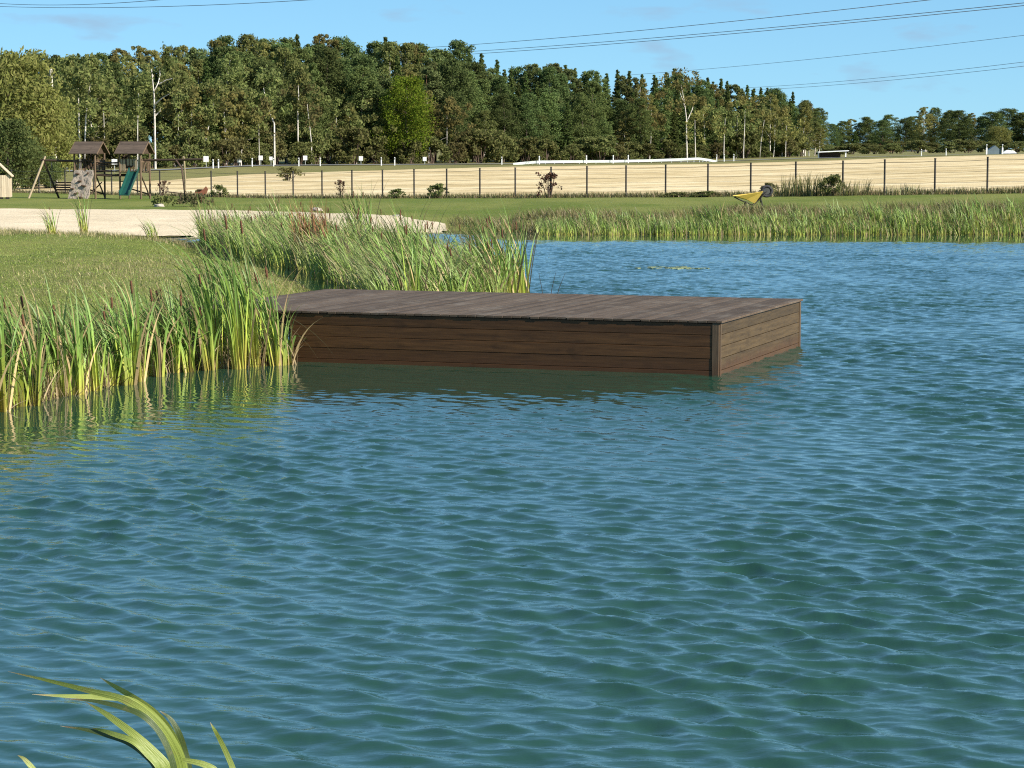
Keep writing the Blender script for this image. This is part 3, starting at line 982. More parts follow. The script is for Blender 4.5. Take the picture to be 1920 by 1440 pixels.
def fgleaf(pix, wid, depth, tw0=0.0, mat='reedfg'):
    """leaf along photo points at about `depth` metres, w in metres"""
    pts = [Vector(PY(u, v, depth + dy)) for (u, v, dy) in pix]
    base = Vector((pts[0].x * 0.35 + gl.x * 0.65, pts[0].y * 0.4 + gl.y * 0.6, gl.z - 0.05))
    ctrl = [base, base.lerp(pts[0], 0.6)] + pts
    dense = []
    P = [ctrl[0]] + ctrl + [ctrl[-1]]
    for i in range(1, len(P) - 2):
        for q in range(6):
            tt = q / 6.0
            p0, p1, p2, p3 = P[i - 1], P[i], P[i + 1], P[i + 2]
            d12 = max(1e-5, (p2 - p1).length)
            t12 = (p2 - p1) / d12
            ta = (p1 - p0).normalized() if (p1 - p0).length > 1e-6 else t12
            tb = (p3 - p2).normalized() if (p3 - p2).length > 1e-6 else t12
            m1 = (ta + t12) * 0.5 * d12; m2 = (tb + t12) * 0.5 * d12
            t2, t3 = tt * tt, tt ** 3
            dense.append(p1 * (2 * t3 - 3 * t2 + 1) + m1 * (t3 - 2 * t2 + tt) + p2 * (3 * t2 - 2 * t3) + m2 * (t3 - t2))
    dense.append(ctrl[-1])
    n = len(dense)
    V = []; al = []; acr = []
    for i, p in enumerate(dense):
        s = i / (n - 1)
        d = (dense[min(i + 1, n - 1)] - dense[max(i - 1, 0)]).normalized()
        view = (p - Vector((0, 0, CAMZ))).normalized()
        side = d.cross(view).normalized()
        tw = tw0 * min(1, 2.2 * s) + 0.25 * math.sin(5 * s + depth * 9)
        nrm = side.cross(d)
        side = (side * math.cos(tw) + nrm * math.sin(tw))
        ww = wid * 0.5 * max(0.02, (1 - s ** 4.5)) * (0.8 + 0.2 * min(1, 3 * s))
        V += [p + side * ww - gl, p + nrm * ww * 0.07 - gl, p - side * ww - gl]
        al += [s] * 3; acr += [0.0, 0.5, 1.0]
    Fq = []
    for i in range(n - 1):
        Fq += [(i * 3, i * 3 + 1, i * 3 + 4, i * 3 + 3), (i * 3 + 1, i * 3 + 2, i * 3 + 5, i * 3 + 4)]
    fast_mesh('leaf', np.array([tuple(v) for v in V]), np.array(Fq), M[mat], fg, smooth=True, attrs={'along': np.array(al), 'across': np.array(acr), 'rnd': np.full(len(al), (depth * 7.13) % 1.0)})


fgleaf([(338, 1440, 0), (318, 1390, -0.02), (282, 1345, -0.03), (232, 1312, -0.03), (170, 1296, -0.02), (90, 1276, 0), (15, 1259, 0.02)], 0.0115, 3.2, 0.2)
fgleaf([(346, 1440, 0.05), (322, 1385, 0.03), (285, 1340, 0.02), (240, 1312, 0.0), (180, 1307, -0.01), (120, 1305, -0.02), (60, 1302, -0.02)], 0.0105, 3.25, -0.1)
fgleaf([(342, 1438, 0.02), (318, 1372, 0), (284, 1332, -0.02), (250, 1308, -0.02), (215, 1287, 0), (187, 1270, 0.02)], 0.0130, 3.3, 0.3)
fgleaf([(326, 1440, 0.0), (300, 1375, 0), (268, 1342, 0), (225, 1325, 0.01), (180, 1315, 0.02), (122, 1310, 0.03)], 0.010, 3.12, -0.4, 'reedfgshade')
fgleaf([(314, 1440, 0.0), (286, 1408, 0), (252, 1378, 0), (215, 1350, 0.01), (185, 1330, 0.02), (160, 1316, 0.03)], 0.0120, 3.15, 0.15)
fgleaf([(298, 1440, 0.0), (275, 1412, 0), (250, 1390, 0), (215, 1377, 0.01), (190, 1369, 0.02), (168, 1364, 0.03)], 0.009, 3.1, 0.2)
fgleaf([(292, 1440, 0.0), (268, 1412, 0), (240, 1392, 0), (200, 1378, 0.01), (160, 1368, 0.02), (112, 1361, 0.03)], 0.0095, 3.16, -0.4, 'reedfgshade')
fgleaf([(305, 1442, 0.0), (290, 1425, 0), (276, 1404, 0), (262, 1384, 0.01), (250, 1368, 0.02)], 0.012, 3.2, -0.4, 'reedfgshade')
fgleaf([(354, 1442, 0.06), (346, 1408, 0.06), (334, 1372, 0.05), (318, 1346, 0.05), (300, 1333, 0.05)], 0.0105, 3.35, -0.4, 'reedfgshade')
fgleaf([(334, 1442, 0.06), (322, 1408, 0.06), (306, 1376, 0.05), (290, 1356, 0.05), (272, 1344, 0.05)], 0.0085, 3.3, -0.4, 'reedfgshade')
fgleaf([(438, 1448, 0.05), (428, 1420, 0.06), (414, 1390, 0.06), (402, 1368, 0.05), (394, 1354, 0.05)], 0.0085, 3.3, 0.1)
fgleaf([(404, 1446, 0), (384, 1434, 0), (362, 1428, 0), (338, 1425, 0), (308, 1427, 0)], 0.009, 3.2, 0.1)
fgleaf([(66, 1448, 0), (54, 1432, 0), (44, 1422, 0), (33, 1416, 0)], 0.0075, 3.1, 0.1)

# small dead twigs poking out behind the dock
tw = MB()
for u, dx in ((1020, -0.10), (1030, 0.12), (1040, 0.2)):
    p = PZ(u, 566, 0)
    tw.tube([(p[0], p[1], -0.1), (p[0] + dx * 0.4, p[1], 0.25), (p[0] + dx, p[1], 0.55)], [0.008, 0.006, 0.003], 5)
o = tw.build('dead_twig', M['litter'])
tag(o, 'few dead pale twigs rising from the water behind the deck', 'twigs')
# floating weed patch
al = MB()
ra = random.Random(2)
c0 = PZ(1262, 503, 0)
for q in range(38):
    a = ra.random() * 6.28; r = ra.random() ** 0.7
    cx, cy = c0[0] + math.cos(a) * r * 0.9, c0[1] + math.sin(a) * r * 0.55
    m = 7
    rr = ra.uniform(0.04, 0.14)
    ring = [(cx + rr * ra.uniform(0.6, 1.2) * math.cos(6.28 * i / m), cy + rr * ra.uniform(0.6, 1.2) * math.sin(6.28 * i / m)) for i in range(m)]
    al.prism(ring, -0.01, 0.010 + ra.uniform(0, 0.012))
tag(al.build('floating_weed', M['algae']), 'pale patch of floating weed on the open water', 'water weed', kind='stuff')

# ------------------------------------------------------------------ trees
def leaf_quads(rng, cen, rad_, n, size, flat=0.0, elong=1.0, down=0.0):
    """n leaf quads distributed over clumps cen (K,3) with radii rad_ (K,)"""
    K = len(cen)
    idx = rng.integers(0, K, n)
    d = rng.normal(size=(n, 3))
    d /= np.linalg.norm(d, axis=1)[:, None]
    r = rng.random(n) ** 0.5
    p = cen[idx] + d * (r * rad_[idx])[:, None] * np.array([1, 1, 1 - flat])
    a = rng.normal(size=(n, 3)); a[:, 2] -= down
    a /= np.linalg.norm(a, axis=1)[:, None]
    b = np.cross(a, rng.normal(size=(n, 3)))
    b /= np.linalg.norm(b, axis=1)[:, None]
    s = size * rng.uniform(0.6, 1.35, n)[:, None]
    u = a * s * elong * 0.5; w = b * s * 0.5
    V = np.stack([p - u, p + w * 0.7 - u * 0.1, p + u, p - w * 0.7 + u * 0.1], 1).reshape(-1, 3)
    Fq = np.arange(n * 4).reshape(-1, 4)
    return V, Fq


def trunk_mb(rng, H, r0, lean=0.02, limbs=0, limb_from=0.35, limb_len=0.2, up=0.5, top=1.0, fork=False, n=7):
    mb = MB()
    pts = []; rr = []
    ax, ay = rng.normal(0, lean, 2)
    b1, b2 = rng.normal(0, lean * 0.6, 2)
    for i in range(7):
        s = i / 6.0 * top
        pts.append((ax * H * s + b1 * H * math.sin(3 * s), ay * H * s + b2 * H * math.sin(4 * s), H * s - (0.3 if i == 0 else 0)))
        rr.append(max(0.02, r0 * (1 - 0.9 * s)))
    mb.tube(pts, rr, n)
    ends = []
    for k in range(limbs):
        s = limb_from + (0.95 - limb_from) * (k + rng.random()) / limbs
        i = min(5, int(s * 6 / top)) if top > 0 else 0
        fr_ = min(1, s * 6 / top - i)
        p = np.array(pts[i]) * (1 - fr_) + np.array(pts[i + 1]) * fr_
        a = rng.random() * 6.283
        L = H * limb_len * (1.15 - 0.75 * s) * rng.uniform(0.7, 1.2)
        e = p + np.array([math.cos(a) * L, math.sin(a) * L, L * up * rng.uniform(0.5, 1.3)])
        m = (p + e) / 2 + np.array([0, 0, L * 0.06])
        r = max(0.02, r0 * (1 - s) * 0.5)
        mb.tube([p, m, e], [r, r * 0.7, r * 0.3], 5, False)
        ends.append(e)
    return mb, ends, pts


def crown_profile(kind, s):
    if kind == 'oval':
        return math.sin(math.pi * min(1, max(0, s)) ** 0.85) ** 0.75
    if kind == 'column':
        return math.sin(math.pi * min(1, max(0, s)) ** 0.7) ** 0.5
    if kind == 'round':
        return math.sqrt(max(0, 1 - (2 * s - 1) ** 2))
    return 1


def broad_tree(name, rng, H, W, z0, nclump, nleaf, size, leaf, bark, r0, prof='oval', limbs=9, lean=0.02, elong=1.2, down=0.3, cl=(0.5, 1.0), sparse=False, up=0.6):
    root = empty(name, (0, 0, -80))
    mb, ends, pts = trunk_mb(rng, H * 0.95, r0, lean, limbs, max(0.2, z0 * 0.9), 0.26, up)
    mb.build('trunk', bark, root)
    cen = []; rads = []
    for k in range(nclump):
        s = (k + rng.random()) / nclump
        z = H * (z0 + (1 - z0) * s)
        R = W * 0.5 * crown_profile(prof, 0.06 + 0.86 * s)
        a = rng.random() * 6.283
        q = rng.random() ** 0.45
        ic = int(min(5, z / H * 6)); cxy = pts[min(6, ic + 1)]
        rr = rng.uniform(*cl) * (0.6 + 0.4 * crown_profile(prof, s)) * W * 0.19
        cen.append((cxy[0] + math.cos(a) * R * q * 0.92, cxy[1] + math.sin(a) * R * q * 0.92, min(z, H - rr * 0.5)))
        rads.append(rr)
    for e in ends:
        cen.append(tuple(e)); rads.append(W * 0.10)
    V, Fq = leaf_quads(rng, np.array(cen), np.array(rads), nleaf, size, 0.15, elong, down)
    fast_mesh('crown', V, Fq, leaf, root)
    return root


def conifer(name, rng, H, W, nleaf, size, leaf, bark, gapiness=0.1, z0=0.06, r0=0.18):
    root = empty(name, (0, 0, -80))
    mb = MB()
    mb.tube([(0, 0, -0.3), (0, 0, H * 0.5), (0.02 * H * rng.normal(0, 0.3), 0, H * 0.985)], [r0, r0 * 0.55, 0.02], 7)
    V0 = []
    tiers = int(H / 0.5)
    cen = []; rads = []; aa_ = []
    for k in range(tiers):
        s = (k + 0.3 * rng.random()) / tiers
        z = H * (z0 + (1 - z0) * s)
        R = W * 0.5 * (1 - s) ** 0.85 * rng.uniform(0.82, 1.1) + 0.08
        nb = int(5 + 5 * (1 - s))
        off = rng.random() * 6.28
        for b in range(nb):
            if rng.random() < gapiness:
                continue
            a = off + 6.283 * b / nb + rng.normal(0, 0.15)
            Rb = R * rng.uniform(0.75, 1.1)
            zb = min(H * 0.985, z + rng.uniform(-0.3, 0.3))
            m = max(2, int(Rb / 0.42))
            for q in range(m):
                tt = (q + 0.7) / m
                cen.append((math.cos(a) * Rb * tt, math.sin(a) * Rb * tt, zb - Rb * tt * 0.34 + 0.12 * Rb * tt * tt))
                rads.append((0.26 + 0.22 * (1 - tt)) * (0.35 + 0.65 * (1 - s)))
                aa_.append(a)
            if b % 3 == 0:
                mb.tube([(0, 0, z), (math.cos(a) * Rb * 0.7, math.sin(a) * Rb * 0.7, z - Rb * 0.22)], [0.035, 0.012], 4, False)
    for zt in np.arange(H * 0.72, H * 0.955, 0.13):
        cen.append((rng.normal(0, 0.05), rng.normal(0, 0.05), zt)); rads.append(0.03 + 1.35 * (1 - zt / H) * W / 5.4)
    mb.build('trunk', bark, root)
    V, Fq = leaf_quads(rng, np.array(cen), np.array(rads) * 1.15, nleaf, size, 0.3, 1.7, 0.35)
    fast_mesh('crown', V, Fq, leaf, root)
    return root


def pine(name, rng, H, W, nleaf, size):
    root = empty(name, (0, 0, -80))
    mb, ends, pts = trunk_mb(rng, H * 0.96, 0.2, 0.015, 12, 0.45, 0.17, 0.35)
    mb.build('trunk', M['pinebark'], root)
    cen = [tuple(e) for e in ends]; rads = [W * 0.16] * len(ends)
    for k in range(26):
        s = 0.45 + 0.53 * (k + rng.random()) / 26
        R = W * 0.5 * math.sin(math.pi * min(1, (s - 0.40) / 0.62)) ** 0.6
        a = rng.random() * 6.283; q = rng.random() ** 0.5
        cen.append((math.cos(a) * R * q, math.sin(a) * R * q, H * s)); rads.append(W * rng.uniform(0.10, 0.17))
    V, Fq = leaf_quads(rng, np.array(cen), np.array(rads), nleaf, size, 0.35, 1.5, 0)
    fast_mesh('crown', V, Fq, M['pineleaf'], root)
    return root


def bush(name, rng, H, W, nclump, nleaf, size, leaf, stems=7, bark=None):
    root = empty(name, (0, 0, -80))
    mb = MB()
    cen = []; rads = []
    for k in range(stems):
        a = rng.random() * 6.283; R = W * 0.4 * rng.random() ** 0.6
        e = (math.cos(a) * R, math.sin(a) * R, H * rng.uniform(0.6, 0.95))
        mb.tube([(e[0] * 0.2, e[1] * 0.2, -0.1), (e[0] * 0.6, e[1] * 0.6, e[2] * 0.55), e], [0.02 * H, 0.013 * H, 0.004 * H], 5, False)
        cen.append(e); rads.append(W * 0.13)
    mb.build('stem', bark or M['twig'], root)
    for k in range(nclump):
        a = rng.random() * 6.283; s = rng.random() ** 0.8
        R = W * 0.46 * math.sqrt(max(0.05, 1 - s * s)) * rng.random() ** 0.4
        cen.append((math.cos(a) * R, math.sin(a) * R, H * (0.1 + 0.84 * s))); rads.append(W * rng.uniform(0.08, 0.16))
    V, Fq = leaf_quads(rng, np.array(cen), np.array(rads), nleaf, size, 0.2, 1.2, 0.1)
    V[:, 2] = np.maximum(V[:, 2], 0.02)
    fast_mesh('foliage', V, Fq, leaf, root)
    return root


rt = np.random.default_rng(77)
PROTO = {
    'birch': [broad_tree('birch_tree', rt, 16, 5.0, 0.30, 90, 10500, 0.235, M['birchleaf'], M['birchbark'], 0.16, 'oval', 10, 0.03, 1.2, 0.7, (0.6, 1.1)) for _ in range(3)],
    'ybirch': [broad_tree('birch_tree', rt, 16, 4.2, 0.26, 72, 7000, 0.23, M['yellowbirch'], M['birchbark'], 0.15, 'column', 12, 0.02, 1.3, 0.9, (0.6, 1.0)) for _ in range(2)],
    'aspen': [broad_tree('aspen_tree', rt, 16, 6.0, 0.16, 110, 13500, 0.245, M['aspenleaf'], M['bark'], 0.2, 'oval', 9, 0.02, 1.1, 0.3, (0.6, 1.15)) for _ in range(3)],
    'dark': [broad_tree('broadleaf_tree', rt, 16, 6.6, 0.10, 115, 13500, 0.245, M['darkleaf'], M['bark'], 0.22, 'oval', 9, 0.02, 1.1, 0.3, (0.6, 1.15)) for _ in range(2)],
    'spruce': [conifer('spruce_tree', rt, 16, 5.4, 14000, 0.22, M['spruceleaf'], M['bark'], 0.1) for _ in range(3)],
    'pine': [pine('pine_tree', rt, 16, 5.2, 9000, 0.23) for _ in range(2)],
    'bush': [bush('roadside_bush', rt, 3.2, 4.4, 34, 3600, 0.23, M['bushleaf']) for _ in range(2)] + [bush('roadside_bush', rt, 3.4, 4.2, 30, 3200, 0.23, M['rustleaf'])],
    'bare': [broad_tree('bare_tree', rt, 16, 4.0, 0.3, 40, 700, 0.30, M['rustleaf'], M['birchbark'], 0.13, 'column', 18, 0.02, 1.2, 0.4, (0.6, 1.0), up=1.2)],
}
DESC = {'birch': 'green birch with white trunk', 'ybirch': 'slender yellowing birch', 'aspen': 'mid green aspen', 'dark': 'dark green broadleaf tree', 'spruce': 'dark pointed spruce',
        'pine': 'grey green pine', 'bush': 'low dense bush', 'bare': 'thin nearly leafless tree'}
CATS = {'birch': 'birch', 'ybirch': 'birch', 'aspen': 'tree', 'dark': 'tree', 'spruce': 'spruce', 'pine': 'pine', 'bush': 'bush', 'bare': 'tree'}
MARKS = [(60, 'above the pale timber hut'), (150, 'behind the twin white birches'), (215, 'behind the two play towers'), (285, 'near the forked white birch'), (355, 'behind the right swing frame'),
         (430, 'behind the bend of the road'), (500, 'near the leaning white birch'), (560, 'behind the dark roadside scrub'), (640, 'under the highest part of the skyline'), (700, 'left of the yellow green maple'),
         (765, 'around the yellow green maple'), (830, 'right of the yellow green maple'), (890, 'where the power cables meet the forest'), (960, 'left of the guard rail'), (1030, 'above the left end of the guard rail'),
         (1100, 'above the middle of the guard rail'), (1170, 'above the right half of the guard rail'), (1240, 'above the right guard rail end'), (1300, 'around the pale bare birch'), (1370, 'above the yellow wheelbarrow'),
         (1430, 'above the weeds right of the wheelbarrow'), (1490, 'near the right end of the forest'), (1540, 'at the right tip of the forest')]
SKY_X = [-100, 60, 130, 200, 260, 320, 400, 500, 560, 620, 700, 750, 790, 880, 910, 960, 990, 1030, 1100, 1200, 1280, 1350, 1420, 1450, 1490, 1530, 1560]
SKY_Y = [100, 98, 98, 94, 92, 84, 80, 70, 66, 72, 74, 80, 86, 86, 112, 122, 112, 124, 128, 140, 132, 152, 162, 160, 180, 200, 235]
EDGE_X = [-100, 130, 400, 600, 900, 1200, 1450, 1540]
EDGE_D = [255, 258, 275, 300, 325, 360, 420, 450]


def mark(px):
    return min(MARKS, key=lambda m: abs(m[0] - px))[1]


usedt = set()
NTREE = 0


def put_tree(kind, px, d, top_v=None, h=None, wmul=1.0, label=None, vi=None, row='', group=None, cat=None):
    global NTREE
    x = (px - 960) / F * d
    z = gz(x, d)
    if h is None:
        h = CAMZ + (HORIZ - top_v) * d / F - z
    ps = PROTO[kind]
    pr = ps[int(rt.integers(len(ps))) if vi is None else vi]
    base = 16.0 if kind != 'bush' else 3.2
    s = h / base
    NTREE += 1
    ws = s ** 0.6 * wmul
    return place(pr, usedt, (x, d, z), rt.random() * 6.283, (ws, ws, s),
                 label or f'{DESC[kind]} {row} {mark(px)}', cat or CATS[kind], group or {'bush': 'bushes along the forest edge'}.get(kind, 'trees of the forest behind the field'))


# signature trees of the forest edge
def Dedge(px):
    return float(np.interp(px, EDGE_X, EDGE_D))


def custom_birch(px_pts, d, r0, limbs=(), label='', leaf=True, lean_h=None, leafmat_=None, ncl=22, nl=900):
    """white trunk following photo points, with a loose crown"""
    P = [Vector(PY(u, v, d)) for u, v in px_pts]
    base = P[0].copy()
    base.z = gz(base.x, base.y)
    root = empty('birch_tree', base, label, 'birch', 'standing out white birches')
    mb = MB()
    pts = [Vector((0, 0, -0.3))] + [p - base for p in P]
    n = len(pts)
    mb.tube(pts, [max(0.03, r0 * 0.62 * (1 - 0.75 * i / (n - 1))) for i in range(n)], 7)
    tips = []
    for lb in limbs:
        q = [Vector(PY(u, v, d + dy)) - base for u, v, dy in lb]
        mb.tube(q, [max(0.02, r0 * 0.36 * (1 - 0.7 * i / (len(q) - 1))) for i in range(len(q))], 6)
        tips.append(q[-1])
    mb.build('trunk', M['birchbark'], root)
    top = pts[-1]
    r = np.random.default_rng(int(px_pts[0][0]))
    cen = []; rads = []
    for k in range(ncl):
        s = r.random()
        c = top + Vector((r.normal(0, 1.5), r.normal(0, 1.5), 2.2 - 5.5 * s))
        cen.append(tuple(c)); rads.append(r.uniform(0.5, 0.95))
    for tp in tips:
        cen.append(tuple(tp)); rads.append(0.6)
    V, Fq = leaf_quads(r, np.array(cen), np.array(rads), nl, 0.34, 0.1, 1.2, 0.6)
    fast_mesh('crown', V, Fq, leafmat_ or M['birchleaf'], root)
    return root


custom_birch([(150, 300), (148, 230), (147, 180), (146, 150)], 247, 0.20, label='left of the twin straight white birches behind the first play tower', ncl=30, nl=1400)
custom_birch([(158, 300), (161, 220), (165, 180), (172, 145)], 247, 0.18, label='right of the twin white birches behind the first play tower', ncl=30, nl=1400)
custom_birch([(291, 300), (290, 230), (289, 180), (286, 150), (284, 128)], 252, 0.24,
             limbs=[[(290, 196, 0), (305, 183, -0.5), (325, 172, -1)], [(288, 172, 0), (297, 155, 0.3), (300, 140, 0.6), (299, 128, 0.8)], [(298, 158, 0.4), (312, 150, 0), (330, 146, -0.3)], [(291, 217, 0), (300, 208, 0), (302, 200, 0)]],
             label='forked white birch with bare side limbs behind the slide tower', ncl=16, nl=500)
custom_birch([(258, 300), (258, 240), (259, 200), (260, 175)], 249, 0.13, label='thin white birch between the two play towers and the forked birch', ncl=16, nl=700)
custom_birch([(381, 285), (388, 250), (395, 220), (402, 190)], 272, 0.2, label='white birch leaning right behind the right swing frame', ncl=24, nl=1100)
custom_birch([(514, 232), (503, 205), (497, 180), (494, 165)], 284, 0.22, label='white birch leaning left high on the forest edge', ncl=26, nl=1500)
custom_birch([(486, 290), (485, 230), (484, 210)], 280, 0.1, label='short thin white birch left of the leaning birch', ncl=14, nl=600, leafmat_=M['rustleaf'])
custom_birch([(584, 270), (581, 240), (578, 215), (576, 195)], 291, 0.14, label='crooked white birch right of the leaning birch', ncl=16, nl=650, leafmat_=M['rustleaf'])
custom_birch([(558, 205), (560, 180), (559, 160)], 293, 0.2, label='white trunk showing under the dark crowns, right of the leaning birch', ncl=22, nl=1200)
custom_birch([(1288, 290), (1287, 250), (1287, 222), (1283, 190), (1277, 160)], 368, 0.26, limbs=[[(1287, 230, 0), (1298, 205, 0.5), (1302, 190, 1)], [(1284, 200, 0), (1277, 180, 0), (1274, 170, 0)]],
             label='tall pale birch with thin grey crown right of the guard rail', ncl=36, nl=900, leafmat_=M['yellowbirch'])
custom_birch([(1304, 295), (1303, 250), (1303, 225)], 369, 0.2, label='second pale birch beside the tall grey crowned birch', ncl=20, nl=600, leafmat_=M['yellowbirch'])
custom_birch([(1357, 290), (1358, 250), (1360, 222)], 384, 0.2, label='slim birch trunk above the yellow wheelbarrow', ncl=20, nl=800)
custom_birch([(1394, 285), (1396, 240), (1397, 205)], 396, 0.2, label='slim pale birch right of the wheelbarrow', ncl=24, nl=900, leafmat_=M['yellowbirch'])
custom_birch([(1424, 300), (1427, 265), (1433, 225)], 404, 0.22, label='slanting white birch near the right end of the forest', ncl=22, nl=900)
custom_birch([(1473, 278), (1474, 250), (1475, 235)], 420, 0.16, label='short white birch at the right end of the forest', ncl=18, nl=900, leafmat_=M['yellowbirch'])
for (pu, v0, v1, lean_, lb, lm) in [(118, 300, 190, 2, 'slim birch just right of the smaller willow', 'birchleaf'), (196, 298, 205, -2, 'slim birch above the first play tower roof', 'birchleaf'), (330, 300, 215, 5, 'slim birch right of the forked white birch', 'birchleaf'), (352, 298, 205, 8, 'slim yellowing birch left of the right swing leg', 'yellowbirch'),
                                    (424, 300, 210, -4, 'slim birch where the road bends', 'yellowbirch'), (452, 300, 200, 3, 'slim birch right of the road bend', 'birchleaf'), (632, 296, 215, -2, 'slim birch below the highest skyline', 'birchleaf'), (668, 296, 220, 3, 'slim birch behind the white sign left of the maple', 'birchleaf'), (836, 296, 215, 2, 'slim birch right of the maple', 'yellowbirch'),
                                    (1218, 296, 205, 3, 'slim birch above the right half of the guard rail', 'yellowbirch'), (1322, 296, 210, -3, 'slim birch right of the two pale birches', 'yellowbirch'), (1380, 296, 215, 2, 'slim birch left of the slim pale birch', 'birchleaf'), (1450, 296, 225, 3, 'slim birch right of the slanting birch', 'yellowbirch')]:
    custom_birch([(pu, v0), (pu + lean_ * 0.5 + 1, (v0 + v1) / 2 + 10), (pu + lean_, v1)], Dedge(pu) - 2, 0.17, label=lb, ncl=26, nl=1500, leafmat_=M[lm])
PROTO['maple'] = [broad_tree('maple_tree', rt, 12, 8.6, 0.10, 120, 15000, 0.235, M['mapleleaf'], M['bark'], 0.22, 'oval', 9, 0.02, 1.1, 0.2, (0.6, 1.1))]
x, d = at(762, Dedge(762) - 6)
place(PROTO['maple'][0], usedt, (x, d, gz(x, d)), 1.0, (0.95, 0.95, 0.93), 'bright yellow green maple at the foot of the forest', 'maple')
PROTO['willow'] = [broad_tree('willow_tree', rt, 9, 7.2, 0.12, 120, 15000, 0.20, M['willowleaf'], M['bark'], 0.24, 'round', 10, 0.03, 1.7, 0.9, (0.7, 1.25))]
x, d = at(18, 172)
place(PROTO['willow'][0], usedt, (x, d, gz(x, d)), 0.4, (1.05, 1.05, 1.08), 'big olive yellow willow at the left edge of the picture', 'willow')
o = copy_tree(PROTO['willow'][0]); x, d = at(88, 176)
o.location = (x, d, gz(x, d)); o.rotation_euler = (0, 0, 2.4); o.scale = (0.72, 0.72, 0.80)
tag(o, 'smaller olive willow left of the twin birches', 'willow')
PROTO['darkbush'] = [broad_tree('leafy_tree', rt, 5.0, 4.6, 0.05, 70, 8000, 0.18, M['darkleaf'], M['bark'], 0.12, 'oval', 7, 0.02, 1.1, 0.2, (0.7, 1.2))]
for (px, d, s, lb) in [(18, 160, 0.95, 'dark green leafy tree beside the pale timber hut'), (62, 164, 0.62, 'low dark tree behind the left swing frame'), (95, 166, 0.45, 'lowest dark tree behind the left swing seat')]:
    x, d = at(px, d)
    place(PROTO['darkbush'][0], usedt, (x, d, gz(x, d)), px * 0.1, (s, s, s), lb, 'tree')

# forest rows
KP_LEFT = ['birch', 'aspen', 'dark', 'spruce', 'birch', 'aspen', 'pine', 'ybirch']
KP_MID = ['aspen', 'dark', 'birch', 'spruce', 'aspen', 'pine', 'ybirch', 'spruce', 'dark']
KP_RIGHT = ['spruce', 'spruce', 'spruce', 'pine', 'ybirch', 'spruce', 'dark', 'aspen']


def kinds_at(px, row):
    if px < 560:
        k = KP_LEFT
    elif px < 930:
        k = KP_MID
    else:
        k = KP_RIGHT
    kd = k[int(rt.integers(len(k)))]
    if row == 0 and kd == 'pine':
        kd = 'aspen'
    if row == 0 and rt.random() < 0.07:
        kd = 'bare' if rt.random() < 0.5 else 'ybirch'
    return kd


ROWN = ['at the front', 'in the second row', 'deep inside', 'on the skyline']
for row in range(4):
    px = -60 + rt.uniform(0, 20)
    while px < 1535:
        d = Dedge(px) + [2, 9, 17, 27][row] + rt.uniform(-2.5, 2.5)
        sky = float(np.interp(px, SKY_X, SKY_Y))
        fr_ = [rt.uniform(0.42, 0.80), rt.uniform(0.68, 0.92), rt.uniform(0.84, 0.985), rt.uniform(0.93, 1.035)][row]
        gb = 302
        top = gb - (gb - sky) * fr_
        if row == 0 and abs(px - 290) < 30:
            top = max(top, 230)
        kd = kinds_at(px, row)
        if row == 3 and px > 930 and rt.random() < 0.6:
            kd = 'spruce'
        if px > 1490:
            kd = ['ybirch', 'aspen', 'birch'][int(rt.integers(3))]
        put_tree(kd, px, d, top_v=top, row=ROWN[row], wmul=(0.95 if kd == 'spruce' else 1.05))
        px += rt.uniform(15, 34) * [1.15, 1.0, 0.82, 0.70][row] * (320 / d) * (1.0 if px < 930 else 0.9) * 1.35
# bushes along the forest edge
px = 110
while px < 1540:
    d = Dedge(px) - rt.uniform(3, 9)
    put_tree('bush', px, d, h=rt.uniform(1.6, 4.6), row=['at the forest edge', 'beside the road'][int(rt.integers(2))], wmul=rt.uniform(0.9, 1.3))
    px += rt.uniform(22, 50)
# far trees on the right
for i, (px, top, kd, wm) in enumerate([(1556, 233, 'dark', 1.2), (1575, 228, 'aspen', 1.4), (1592, 224, 'ybirch', 1.4), (1612, 230, 'dark', 1.3), (1628, 220, 'aspen', 1.6), (1650, 226, 'dark', 1.4), (1662, 216, 'aspen', 1.4), (1690, 222, 'dark', 1.4), (1706, 219, 'aspen', 1.4),
                                       (1729, 202, 'ybirch', 1.2), (1736, 214, 'ybirch', 1.4), (1751, 203, 'dark', 0.95), (1768, 212, 'birch', 1.2), (1776, 208, 'aspen', 1.3), (1792, 208, 'dark', 1.4), (1816, 213, 'ybirch', 1.1), (1808, 222, 'dark', 1.4), (1832, 220, 'dark', 1.6),
                                       (1862, 211, 'dark', 1.8), (1885, 205, 'dark', 1.9), (1905, 212, 'aspen', 1.7), (1925, 214, 'dark', 1.8), (1950, 212, 'dark', 1.8), (1980, 215, 'aspen', 1.8), (1600, 246, 'spruce', 1.6), (1640, 248, 'dark', 1.5), (1680, 246, 'spruce', 1.6), (1715, 240, 'dark', 1.6), (1755, 240, 'dark', 1.4), (1795, 238, 'rust', 1.3), (1572, 248, 'dark', 1.6)]):
    where = 'left of the red roofed house' if px < 1640 else 'around the red roofed house' if px < 1700 else 'behind the grey roofed house' if px < 1750 else 'right of the grey roofed house' if px < 1830 else 'at the right edge of the far tree line'
    kd2 = 'dark' if kd == 'rust' else kd
    dd = 880 + rt.uniform(-40, 40) + (40 if top > 235 else 0)
    put_tree(kd2, px, dd, top_v=top, wmul=wm * (1.25), label=f'distant {"taller" if top < 212 else "lower" if top > 235 else "middling"} {DESC[kd2]} {where}', group='trees of the distant line on the right', cat=CATS[kd2])
x, d = at(1868, 640)
o = copy_tree(PROTO['willow'][0]); o.location = (x, d, gz(x, d)); s = 1.15; o.scale = (0.95, 0.95, 0.75); o.rotation_euler = (0, 0, 1.2)
tag(o, 'rounded light green willow above the grey bus stop at the far right', 'willow')
